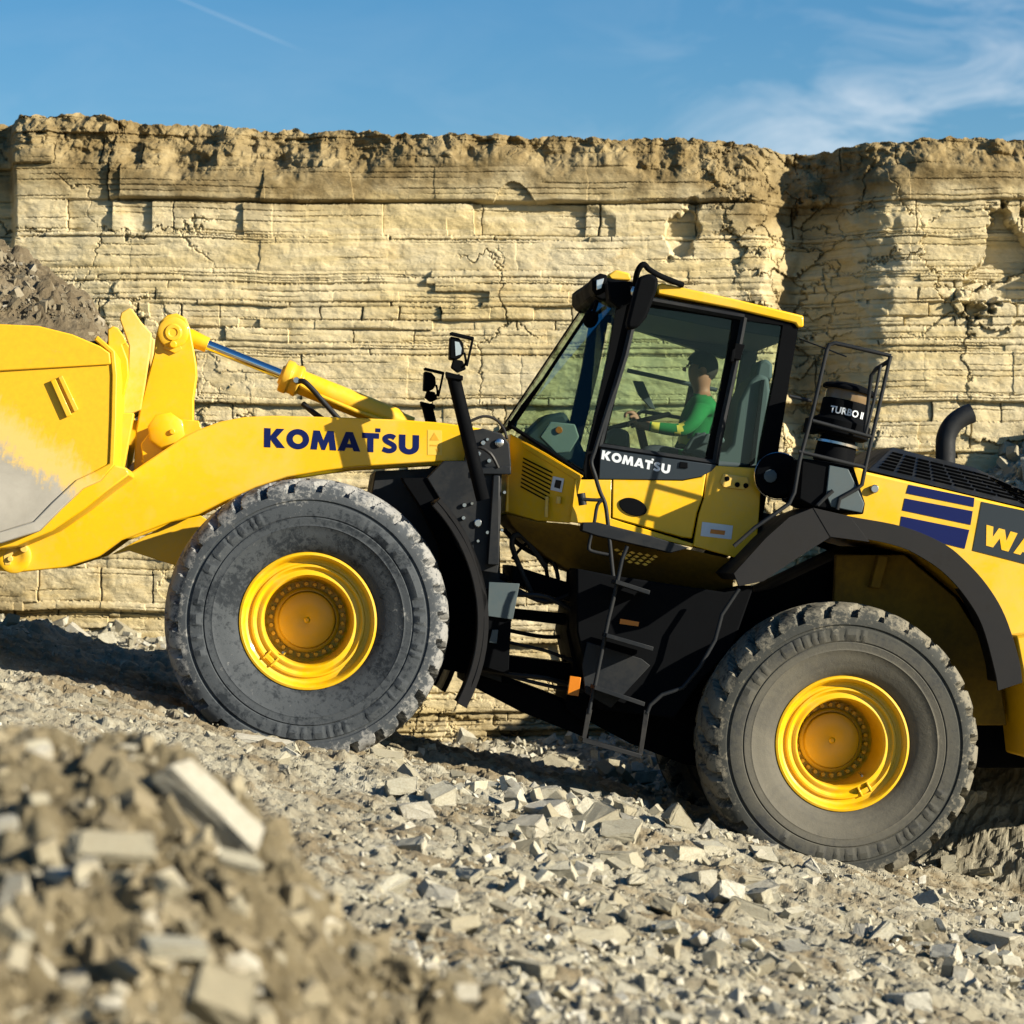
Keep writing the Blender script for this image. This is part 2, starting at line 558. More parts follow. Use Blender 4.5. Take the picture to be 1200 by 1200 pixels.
    D += rough * ((cid - 0.5) * 0.085 - 0.03 * np.exp(-((f2 - f1) / 0.05) ** 2))
    # form of the face
    D += 0.22 * fbm(X * 0.28, Z * 0.18, 76, 2) + 0.03 * fbm(X * 1.4, Z * 1.1, 77, 3) + 0.010 * fbm(X * 9, Z * 14, 78, 4)
    D -= 0.05 * (Z - 1.5)                          # slight batter
    # gully on the right (photo column 950), deeper and wider at the top
    gx = 2.66 - 0.045 * (Z - 1) + 0.05 * fbm(Z * 1.2, 0.7, 79, 3) + 0.10 * fbm(X * 3, Z * 4, 80, 4)
    gw = 0.13 + 0.11 * np.clip(Z - 1.2, 0, 4) + 0.10 * fbm(X * 5, Z * 7, 95, 3)
    gd = 0.13 + 0.09 * np.clip(Z - 0.5, 0, 4)
    tL = np.clip(1 - (gx - X) / (gw * 0.9), 0, 1); tR = np.clip(1 - (X - gx) / (gw * 1.9), 0, 1)
    tt = np.where(X < gx, tL, tR)
    D -= gd * tt * tt * (3 - 2 * tt)
    D += 0.16 * sm(2.7, 3.2, X)
    # shadowed corner at the left edge of the frame
    lx = -4.40 + 0.06 * fbm(Z * 2.2, 0.4, 81, 3)
    D -= 0.5 * sm(lx + 0.10, lx - 0.05, X) * sm(3.1, 3.5, Z) * (1 - 0.8 * sm(-4.9, -5.6, X))
    # notch below the soil, column 800
    nx, nzc = 1.50, ZC + (HY - 268) / kx
    no = 0.16 * fbm(X * 4.5, Z * 5.5, 82, 4) + 0.05 * (hb - .5)
    D -= 0.11 * sm(0.02, -0.02, np.abs(X - nx - 0.25 * (Z - nzc)) - 0.12 + no) * sm(0.02, -0.02, np.abs(Z - nzc) - 0.26 + no)
    # notch at right edge, column 1180
    nx2, nz2 = 4.32, ZC + (HY - 310) / kx
    D -= 0.20 * sm(0.03, -0.03, np.abs(X - nx2) - 0.26 + 2 * no + 0.4 * (Z - nz2)) * sm(0.03, -0.03, np.abs(Z - nz2) - 0.34 + 2 * no)
    # soil on top: lies back, lumpy
    s = sm(-0.10, 0.16, Z - ZS + 0.05 * fbm(X * 7, Z * 7, 99, 3))
    f1, f2, cid = worley(X * 5.5, Z * 6.5, 83)
    f1b, f2b, cidb = worley(X * 14, Z * 15, 86)
    lump = 0.20 * fbm(X * 2.4, Z * 2.6, 84, 4) + 0.13 * (cid - 0.5) * np.clip((f2 - f1) * 3, 0, 1) + 0.05 * (cidb - .5) * np.clip((f2b - f1b) * 3, 0, 1) + 0.03 * fbm(X * 18, Z * 18, 85, 3)
    lean = -0.70 * np.clip(Z - ZS + 0.08, 0, 1) - 0.06
    D = D * (1 - s * 0.25) + s * (lump * 0.85 + lean)
    Y = YC - D
    P = np.stack([X, Y, Z], -1)
    # plateau behind the edge
    back = []
    for j, dy in enumerate((0.06, 0.2, 0.45, 0.9, 1.6, 3, 6, 14, 40)):
        q = P[-1].copy()
        q[:, 1] += dy
        q[:, 2] += 0.02 * fbm(q[:, 0] * 4, np.full_like(q[:, 0], dy * 3.0), 90 + j, 3) * min(1, dy * 3) - 0.03 * dy
        back.append(q)
    P = np.concatenate([P, np.array(back)], 0)
    sc_ = sm(-0.44, -0.04, Z - ZS + 0.22 * fbm(X * 2.6, Z * 3.2, 110, 5, .65)) * (0.82 + 0.3 * vnoise(X * 3, Z * 3, 87))
    soil = np.concatenate([sc_, np.ones((len(back), len(xs)))], 0)
    gul = np.exp(-((X - gx) / 0.28) ** 2) * sm(1.6, 3.4, Z) * 0.75 * sm(.3, .6, vnoise(X * 2.2, Z * 1.6, 88))
    soil[:nz] = np.maximum(soil[:nz], gul)
    soil[:nz] = np.maximum(soil[:nz], 0.6 * sm(0.5, 0.0, Z - ground_base(X, YC - 0.3)) * sm(.35, .6, vnoise(X * 2, Z * 4, 89)))
    me = grid_mesh('cliff', P.reshape(-1, 3), P.shape[0], P.shape[1])
    a = me.attributes.new('soil', 'FLOAT', 'POINT')
    a.data.foreach_set('value', np.clip(soil, 0, 1).astype(np.float32).ravel())
    o = link('cliff', me, cliffmat())
    setp(o, 'tall pale yellow face of layered limestone with brown soil on top', None, None, 'structure')
    return P


CP = cliff()

# ------------------------------------------------------------------ stones
def hull(seed, n=12, flat=0.6, jag=0.25, chip=0):
    r = random.Random(seed)
    bm = bmesh.new()
    sx_, sy_ = r.uniform(-.3, .3), r.uniform(-.25, .25)
    ty = r.uniform(.62, .95)
    for sx in (-1, 1):
        for sy in (-1, 1):
            for sz in (-1, 1):
                c = Vector((sx * r.uniform(1 - jag * 1.5, 1), sy * ty * r.uniform(1 - jag * 1.5, 1), sz * flat * r.uniform(1 - jag, 1)))
                c.x += sx_ * c.z / flat * .5; c.y += sy_ * c.x
                # knocked-off corners
                for q in range(2 if n < 11 else 3):
                    k = r.uniform(.04, .30); d = c.copy()
                    if (q + sx + sy) % 3 == 0: d.x *= 1 - k
                    elif (q + sx + sy) % 3 == 1: d.y *= 1 - k
                    else: d.z *= 1 - k
                    bm.verts.new(d)
    bmesh.ops.convex_hull(bm, input=bm.verts)
    for e in [v for v in bm.verts if not v.link_faces]: bm.verts.remove(e)
    if chip:
        bmesh.ops.dissolve_limit(bm, angle_limit=R(7), verts=bm.verts, edges=bm.edges)
        bmesh.ops.bevel(bm, geom=bm.edges[:], offset=chip, segments=2, affect='EDGES', profile=.6, clamp_overlap=True)
        bmesh.ops.triangulate(bm, faces=bm.faces)
        bmesh.ops.subdivide_edges(bm, edges=[e for e in bm.edges if e.calc_length() > .35], cuts=2, use_grid_fill=True)
        for v in bm.verts: v.co += Vector((r.gauss(0, 1), r.gauss(0, 1), r.gauss(0, 1))) * .022
    bmesh.ops.triangulate(bm, faces=bm.faces)
    bm.verts.index_update()
    V = np.array([v.co[:] for v in bm.verts]) * (.74 if chip else .66); T = np.array([[v.index for v in f.verts] for f in bm.faces])
    bm.free()
    return V, T


SMALL = [hull(100 + i, 9, random.choice([.40, .55, .75]), .30) for i in range(24)]


def euler_m(a, b, c):
    ca, sa, cb, sb, cc, sc = np.cos(a), np.sin(a), np.cos(b), np.sin(b), np.cos(c), np.sin(c)
    z = np.zeros_like(ca); o = np.ones_like(ca)
    Rx = np.stack([o, z, z, z, ca, -sa, z, sa, ca], -1).reshape(-1, 3, 3)
    Ry = np.stack([cb, z, sb, z, o, z, -sb, z, cb], -1).reshape(-1, 3, 3)
    Rz = np.stack([cc, -sc, z, sc, cc, z, z, z, o], -1).reshape(-1, 3, 3)
    return Rz @ Ry @ Rx


def stones_mesh(name, X, Y, Z, S, tilt=0.5):
    n = len(X)
    M = euler_m(rng.normal(0, tilt, n), rng.normal(0, tilt, n), rng.uniform(0, 6.28, n))
    sc = np.stack([S * rng.uniform(.8, 1.4, n), S * rng.uniform(.7, 1.1, n), S * rng.uniform(.6, 1.1, n)], -1)
    which = rng.integers(0, len(SMALL), n)
    VV, TT, base = [], [], 0
    for k, (pv, pt) in enumerate(SMALL):
        i = np.where(which == k)[0]
        if not len(i): continue
        v = pv[None] * sc[i][:, None, :]
        v = np.einsum('nij,nkj->nki', M[i], v) + np.stack([X[i], Y[i], Z[i]], -1)[:, None, :]
        t = pt[None] + (base + np.arange(len(i)) * len(pv))[:, None, None]
        VV.append(v.reshape(-1, 3)); TT.append(t.reshape(-1, 3)); base += len(i) * len(pv)
    me = bpy.data.meshes.new(name)
    fast_mesh(me, np.concatenate(VV), np.concatenate(TT))
    return me


def sample_ground(n, y0, y1, p0=-250, p1=1450):
    u = rng.uniform(1 / y1, 1 / y0, n)
    Y = 1 / u
    X = (rng.uniform(p0, p1, n) - 600) / F * Y
    return X, Y


def gravel():
    X, Y = sample_ground(42000, 9.0, 26.2)
    coarse = sm(0.40, 0.66, vnoise(X * 0.9 + 2, Y * 0.6, 101)) * (0.25 + 1.0 * sm(-1.0, 0.5, X)) + 0.45 * np.exp(-((X - 0.9) / 1.1) ** 2 - ((Y - 18.2) / 1.3) ** 2)
    coarse = np.clip(coarse, 0, 1.3)
    pxs = 1.0 + rng.pareto(2.2, len(X)) * (0.65 + 2.6 * coarse)
    pxs = np.minimum(pxs, 4.0 + 14 * coarse)
    S = pxs * Y / F
    Z = ground_z(X, Y) + 0.010 + S * 0.28
    keep = ~((np.abs(X + 1.26) < 0.3) & (np.abs(Y - 20.3) < 0.6))
    X, Y, Z, S = X[keep], Y[keep], Z[keep], S[keep]
    o = link('gravel', stones_mesh('gravel', X, Y, Z, S, 0.65), M_stone)
    setp(o, 'loose pale limestone chippings strewn over the whole ramp', 'gravel', None, 'stuff')
    # scree on the cone and along the foot of the face
    n = 16000
    X = rng.uniform(-5, 8.5, n); Y = 26.6 - np.abs(rng.normal(0, 1.6, n))
    m = (ground_base(X, Y) > 0.013 - 0.234 * X + 0.12) | (rng.random(n) < .25)
    X, Y = X[m], Y[m]
    S = 0.02 + 0.022 * rng.pareto(2.3, len(X)); S = np.minimum(S, .16)
    o = link('scree', stones_mesh('scree', X, Y, ground_z(X, Y) + S * .3, S, 0.9), M_stone)
    setp(o, 'tumbled yellow stone debris banked against the foot of the face', 'scree', None, 'stuff')
    # soil crumbs and chips on the near mound
    n = 16000
    Y = rng.uniform(5.2, 9.6, n); X = (rng.uniform(-200, 900, n) - 600) / F * YM * (0.75 + 0.25 * Y / YM)
    S = 0.006 + 0.010 * rng.pareto(1.8, n); S = np.minimum(S, .07)
    o = link('soil_crumbs', stones_mesh('soil_crumbs', X, Y, mound_z(X, Y) + S * .2, S, 1.0), M_clod)
    setp(o, 'crumbly brown clods and chips covering the near mound', 'soil clods', None, 'stuff')


gravel()

BIG = []
for i in range(22):
    V_, T_ = hull(500 + i, random.choice([11, 14, 18]), random.choice([.32, .42, .55, .7]), .22, .05)
    me_ = bpy.data.meshes.new('limestone_rock')
    fast_mesh(me_, V_, T_)
    me_.materials.append(M_stone)
    BIG.append(me_)
CLOD = []
for me_ in BIG[:10]:
    c_ = me_.copy(); c_.materials.clear(); c_.materials.append(M_clod); CLOD.append(c_)


def rock(X, Y, Z, s, label, group, rot=None, sc=None, mesh=None, name='limestone_rock', cat='rock'):
    o = bpy.data.objects.new(name, mesh or random.choice(BIG))
    COL.objects.link(o)
    o.location = (X, Y, Z)
    o.rotation_euler = rot or (random.gauss(0, .35), random.gauss(0.2, .35), random.uniform(0, 6.28))
    k = sc or (random.uniform(.85, 1.35), random.uniform(.75, 1.05), random.uniform(.6, 1.0))
    o.scale = (k[0] * s, k[1] * s, k[2] * s)
    if rot is None and Z is not None:
        pass
    setp(o, label, cat, group)
    return o


def scatter_rocks():
    G = 'loose limestone rocks on the ramp'
    n = 0
    while n < 285:
        r_ = random.random()
        if r_ < 0.55:
            px, py = random.uniform(450, 1010), random.gauss(990, 75)
        elif r_ < 0.85:
            px, py = random.uniform(420, 1200), random.uniform(930, 1195)
        else:
            px, py = random.uniform(-40, 520), random.uniform(800, 1080)
        X0 = (px - 600) / F
        # walk the view ray to the ground
        dz = -(py - HY) / F
        Y = None
        for yy in np.linspace(9, 25.5, 400):
            if ZC + dz * yy < float(ground_base(X0 * yy, yy)):
                Y = yy; break
        if Y is None: continue
        X = X0 * Y
        if (abs(X + 1.25) < 0.85 or abs(X - 2.1) < 0.9) and 19.2 < Y < 23.2: continue
        s = random.choice([10, 11, 12, 13, 15, 17, 20, 24, 29, 34]) * Y / F * random.uniform(.85, 1.15)
        if r_ >= .85: s *= .7
        rock(X, Y, float(ground_z(X, Y)) + s * 0.22, s, 'angular pale limestone rock lying loose on the gravel ramp', G)
        n += 1
    H = 'stones lying in the near mound'
    for i in range(60):
        Y = random.uniform(5.6, 8.2); px = random.uniform(-20, 470)
        X = (px - 600) / F * YM * (0.75 + 0.25 * Y / YM)
        s = random.choice([.03, .035, .045, .055, .07])
        cl = random.random() < .45
        rock(X, Y, float(mound_z(X, Y)) + s * .3, s, 'brown clod of earth half sunk in the near mound' if cl else 'pale broken stone half sunk in the near brown mound',
             'clods in the near mound' if cl else H, mesh=random.choice(CLOD) if cl else None, name='earth_clod' if cl else 'broken_stone', cat='clod' if cl else 'rock')
    # stones one can point to: px, py, Y, size, scale, rot, label
    def at(px, py, Y, s, sc, rot, label, k, clod=False):
        x, y, z = w_at(px, py, Y)
        o = rock(x, y, z, s, label, None, rot, sc, (CLOD if clod else BIG)[k], 'earth_clod' if clod else 'limestone_rock', 'clod' if clod else 'rock')
        return o
    at(258, 1172, 6.3, .098, (1.0, .9, 1.25), (0.9, .5, .4), 'largest smooth pale grey stone at the bottom edge of the near mound', 4)
    at(205, 1110, 6.6, .085, (1.25, .8, .5), (0.2, .1, .3), 'flat pale stone lying just above the largest grey stone of the mound', 7)
    at(130, 992, 7.2, .12, (1.2, .8, .5), (0.7, .12, 0.35), 'long flat cream stone lying level across the middle of the mound', 1)
    at(245, 945, 7.75, .17, (1.35, .62, .50), (0.65, .74, .25), 'long slanting slab leaning down to the right along the mound crest', 2)
    at(50, 912, 7.75, .13, (1.35, .8, .7), (0.8, .38, .1), 'big brown lump of earth at the left of the mound crest', 3, True)
    at(160, 930, 7.8, .15, (1.4, .7, .45), (0.85, .66, .15), 'long brown clod slanting beside the pale leaning slab', 5, True)
    at(198, 1040, 6.9, .058, (1.0, .9, .9), (0.4, .3, 1.0), 'blocky white stone in the middle of the mound', 9)
    at(283, 1010, 7.4, .06, (1.2, .8, .7), (0.6, .2, .2), 'white stone on the right shoulder of the mound below the leaning slab', 11)
    at(28, 1098, 6.5, .035, (.8, .8, 1.4), (0.3, .2, .5), 'small upright white stone near the left edge of the mound', 6)
    at(425, 1118, 6.9, .05, (.8, .9, 1.3), (0.3, .2, .5), 'upright pale stone at the right foot of the mound', 8)
    at(788, 985, 18.6, .19, (1.25, .85, .55), (0.35, .15, 0.1), 'large flat tilted slab in front of the rear tyre', 10)
    at(815, 972, 18.9, .11, (.6, .7, 1.3), (0.1, .1, .3), 'upright pointed rock standing behind the large tilted slab', 12)
    at(838, 1022, 18.0, .15, (1.7, .7, .5), (0.4, .5, .1), 'long narrow rock sloping right below the large tilted slab', 13)
    at(782, 1040, 17.6, .12, (.8, .8, 1.0), (0.2, .3, .6), 'blocky pale rock with a steep lit side below the big slab', 14)
    at(455, 890, 19.6, .14, (1.3, .8, .6), (0.3, .2, .2), 'pale rock just right of where the front tyre meets the ground', 15)
    at(310, 872, 19.3, .19, (1.6, .7, .38), (0.2, .2, .1), 'flat pale rock wedged before the front tyre', 16)
    at(525, 970, 18.6, .10, (1, 1, .9), (0.4, .2, .4), 'rounded pale rock beside a shaded hollow between the wheels', 17)
    at(735, 1170, 14.5, .13, (1.2, .9, .6), (0.3, .1, .2), 'low broad rock at the bottom edge of the ramp', 18)


scatter_rocks()

# ================================================================== WHEEL LOADER
PITCH, YAW = R(12.9), R(5.0)
RM = Matrix.Rotation(YAW, 4, 'Z') @ Matrix.Rotation(PITCH, 4, 'Y')
_ref = Vector(w_at(674, 800, 20.0))
ORG = _ref - (RM @ Vector((0, -1.45, 0.86)))
MM = Matrix.Translation(ORG) @ RM
MI = MM.inverted()
EYE = MI @ Vector((0, 0, ZC))


def P(px, py, y):
    """measured photo position -> loader coordinates on the plane at lateral distance y"""
    d = MI.to_3x3() @ pixdir(px, py)
    t = (y - EYE.y) / d.y
    return EYE + d * t


def PP(pts, y):
    return [P(a, b, y) for a, b in pts]


loader = bpy.data.objects.new('wheel_loader', None)
COL.objects.link(loader)
loader.matrix_world = MM
loader.empty_display_size = 0.5
setp(loader, 'yellow wheel loader with its bucket raised, driving up the stone ramp', 'wheel loader')

DUST = (0.40, 0.34, 0.23)
M_yel = surf('yellow_paint', (0.76, 0.425, 0.002), 0.42, 0, 0.45, (0.58, 0.43, 0.15), 1.9, 0.2, lo=.46, hi=.80)
M_yeldust = surf('dusty_yellow_paint', (0.76, 0.43, 0.02), 0.6, 0, 0.75, (0.66, 0.50, 0.20), 2.5, 0, lo=.30, hi=.6)
M_dk = surf('dark_grey_paint', (0.008, 0.010, 0.013), 0.5, 0, 0.22, (0.05, 0.046, 0.038), 4, spec=.25)
M_blk = surf('black_paint', (0.002, 0.0025, 0.0035), 0.75, 0, 0.06, (0.02, 0.018, 0.016), 4, spec=.06)
M_fend = surf('fender_plastic', (0.007, 0.007, 0.008), 0.6, 0, 0.5, (0.022, 0.020, 0.018), 2.2, spec=.25)
M_hose = surf('hose_rubber', (0.010, 0.010, 0.011), 0.45, 0, 0.2, (0.08, 0.07, 0.05), 6)
M_steel = surf('steel', (0.55, 0.56, 0.58), 0.25, 1.0)
M_chrome = surf('chrome_rod', (0.75, 0.77, 0.8), 0.08, 1.0)
M_worn = surf('worn_steel', (0.33, 0.31, 0.27), 0.5, 0.5, 0.6, DUST, 2)
M_navy = surf('navy_decal', (0.003, 0.009, 0.075), 0.5, spec=.15)
M_yelshade = surf('shade_darkened_yellow', (0.30, 0.17, 0.008), 0.7, 0, 0.8, (0.11, 0.075, 0.025), 2.0, lo=.3, hi=.7)  # yellow paint with the underside shade put into its colour, in uneven brown patches
M_white = surf('white_decal', (0.62, 0.66, 0.70), 0.5)
M_cabgrey = surf('cab_grey_band', (0.018, 0.026, 0.034), 0.4)
M_bluegrey = surf('grey_cover', (0.060, 0.085, 0.095), 0.5, 0, 0.3, (0.10, 0.10, 0.09), 3)
M_orange = surf('amber_plastic', (0.55, 0.17, 0.01), 0.3)
M_int = surf('cab_interior', (0.035, 0.050, 0.058), 0.7)
M_seat = surf('seat_cloth', (0.060, 0.085, 0.095), 0.85)
M_console = surf('console_plastic', (0.20, 0.24, 0.25), 0.6)
M_lens = surf('lamp_lens', (0.55, 0.58, 0.6), 0.12, 0.6)


def bucketmat():
    m, nt, n, l, b = newmat('bucket_paint')
    v = objvec(n, l)
    sx = n.new('ShaderNodeSeparateXYZ'); l.new(v, sx.inputs[0])
    nz = noise(n, l, v, 2.2, 8, 0.65, 0.5)
    fz = noise(n, l, v, 30, 5, 0.7)
    # paint scoured away towards the cutting edge and the heel
    q = P(60, 500, -1.6); q2 = P(-40, 640, -1.6)
    ax = (q2 - q).normalized()
    dp = n.new('ShaderNodeVectorMath'); dp.operation = 'DOT_PRODUCT'
    l.new(v, dp.inputs[0]); dp.inputs[1].default_value = ax
    mr = n.new('ShaderNodeMapRange')
    s0 = P(75, 500, -1.6).dot(ax); s1 = P(20, 560, -1.6).dot(ax)
    mr.inputs[1].default_value = s0; mr.inputs[2].default_value = s1
    l.new(dp.outputs['Value'], mr.inputs[0])
    ad = n.new('ShaderNodeMath'); ad.operation = 'MULTIPLY_ADD'
    nk = n.new('ShaderNodeMath'); nk.operation = 'MULTIPLY_ADD'; l.new(fz, nk.inputs[0]); nk.inputs[1].default_value = 0.35
    mpk = objvec(n, l, (5, 1, 1.2)); scr = noise(n, l, mpk, 5, 6, .7, .6); sk2 = n.new('ShaderNodeMath'); sk2.operation = 'MULTIPLY_ADD'; l.new(scr, sk2.inputs[0]); sk2.inputs[1].default_value = 0.6; sk2.inputs[2].default_value = -0.48
    l.new(sk2.outputs[0], nk.inputs[2])
    l.new(nz, ad.inputs[0]); ad.inputs[1].default_value = 1.1; ah = n.new('ShaderNodeMath'); ah.operation = 'ADD'; l.new(mr.outputs[0], ah.inputs[0]); l.new(nk.outputs[0], ah.inputs[1]); l.new(ah.outputs[0], ad.inputs[2])
    c = ramp(n, l, fz, [(0.3, (0.76, 0.41, 0.004)), (0.7, (0.66, 0.35, 0.004))])
    wear = ramp(n, l, nz, [(0.3, (0.27, 0.25, 0.21)), (0.7, (0.42, 0.39, 0.33))])
    halo = mixc(n, l, ramp(n, l, ad.outputs[0], [(0.70, (0, 0, 0)), (1.15, (0.7, 0.7, 0.7))]), c, (0.62, 0.46, 0.17))
    fac = n.new('ShaderNodeMapRange')
    fac.inputs[1].default_value = 1.18; fac.inputs[2].default_value = 1.36
    l.new(ad.outputs[0], fac.inputs[0])
    c = mixc(n, l, fac.outputs[0], halo, wear)
    l.new(c, b.inputs['Base Color'])
    b.inputs['Roughness'].default_value = 0.55
    return m


def rubbermat(name, dustc, amt, side):
    m, nt, n, l, b = newmat(name)
    v = objvec(n, l)
    sx = n.new('ShaderNodeSeparateXYZ'); l.new(v, sx.inputs[0])
    cb = n.new('ShaderNodeCombineXYZ'); l.new(sx.outputs[0], cb.inputs[0]); l.new(sx.outputs[2], cb.inputs[2])
    ln = n.new('ShaderNodeVectorMath'); ln.operation = 'LENGTH'; l.new(cb.outputs[0], ln.inputs[0])
    big = noise(n, l, v, 2.6, 8, 0.68, 0.5)
    fine = noise(n, l, v, 26, 7, 0.72, 0.3)
    # concentric scuffs
    rc = n.new('ShaderNodeCombineXYZ'); 
    sc = n.new('ShaderNodeMath'); sc.operation = 'MULTIPLY'; sc.inputs[1].default_value = 9; l.new(ln.outputs['Value'], sc.inputs[0])
    l.new(sc.outputs[0], rc.inputs[0])
    rings = noise(n, l, rc.outputs[0], 4.0, 5, 0.7)
    base = mixc(n, l, rings, (0.006, 0.009, 0.013), (0.018, 0.024, 0.031))
    # shoulder dirt
    sh = n.new('ShaderNodeMapRange'); sh.inputs[1].default_value = 0.74; sh.inputs[2].default_value = 0.90
    l.new(ln.outputs['Value'], sh.inputs[0])
    a1 = n.new('ShaderNodeMath'); a1.operation = 'MULTIPLY_ADD'
    l.new(fine, a1.inputs[0]); a1.inputs[1].default_value = 1.0
    a2 = n.new('ShaderNodeMath'); a2.operation = 'MULTIPLY_ADD'
    l.new(sh.outputs[0], a2.inputs[0]); a2.inputs[1].default_value = 0.30; l.new(big, a2.inputs[2])
    l.new(a2.outputs[0], a1.inputs[2])
    c = mixc(n, l, ramp(n, l, a1.outputs[0], [(0.85, (0, 0, 0)), (1.15, (1, 1, 1))]), base, tuple(k * q for k, q in zip(dustc, (.17, .20, .24))))
    k = n.new('ShaderNodeMapRange'); k.inputs[1].default_value = 1.18; k.inputs[2].default_value = 1.34; k.inputs[4].default_value = amt
    l.new(a1.outputs[0], k.inputs[0])
    c = mixc(n, l, k.outputs[0], c, dustc)
    if side > 0:
        s2 = n.new('ShaderNodeMapRange'); s2.inputs[1].default_value = 0.80; s2.inputs[2].default_value = 0.60; s2.inputs[4].default_value = side
        l.new(ln.outputs['Value'], s2.inputs[0])
        mm = n.new('ShaderNodeMath'); mm.operation = 'MULTIPLY'; l.new(s2.outputs[0], mm.inputs[0])
        l.new(ramp(n, l, big, [(0.2, (.55, .55, .55)), (0.7, (1, 1, 1))]), mm.inputs[1])
        c = mixc(n, l, mm.outputs[0], c, mixc(n, l, rings, tuple(q * .5 for q in dustc), tuple(q * .95 for q in dustc)))
    l.new(c, b.inputs['Base Color'])
    b.inputs['Roughness'].default_value = 0.8
    b.inputs['Specular IOR Level'].default_value = 0.3
    bump(n, l, b, fine, 0.35, 0.01)
    return m


def glassmat():
    m = bpy.data.materials.new('tinted_glass')
    m.use_nodes = True
    nt = m.node_tree; n, l = nt.nodes, nt.links
    n.clear()
    out = n.new('ShaderNodeOutputMaterial')
    tr = n.new('ShaderNodeBsdfTransparent'); tr.inputs[0].default_value = (0.77, 0.85, 0.79, 1)
    gl = n.new('ShaderNodeBsdfGlossy'); gl.inputs['Roughness'].default_value = 0.03
    gl.inputs[0].default_value = (0.85, 0.95, 1, 1)
    fr = n.new('ShaderNodeFresnel'); fr.inputs[0].default_value = 1.28
    mx = n.new('ShaderNodeMixShader')
    mn = n.new('ShaderNodeMath'); mn.operation = 'MINIMUM'; mn.inputs[1].default_value = 0.22; l.new(fr.outputs[0], mn.inputs[0]); l.new(mn.outputs[0], mx.inputs[0]); l.new(tr.outputs[0], mx.inputs[1]); l.new(gl.outputs[0], mx.inputs[2])
    l.new(mx.outputs[0], out.inputs[0])
    return m


M_bucket = bucketmat()
M_rub = rubbermat('front_tyre_rubber', (0.27, 0.265, 0.25), 0.85, 0.0)
M_rub2 = rubbermat('rear_tyre_rubber', (0.20, 0.18, 0.135), 0.8, 0.70)
M_glass = glassmat()


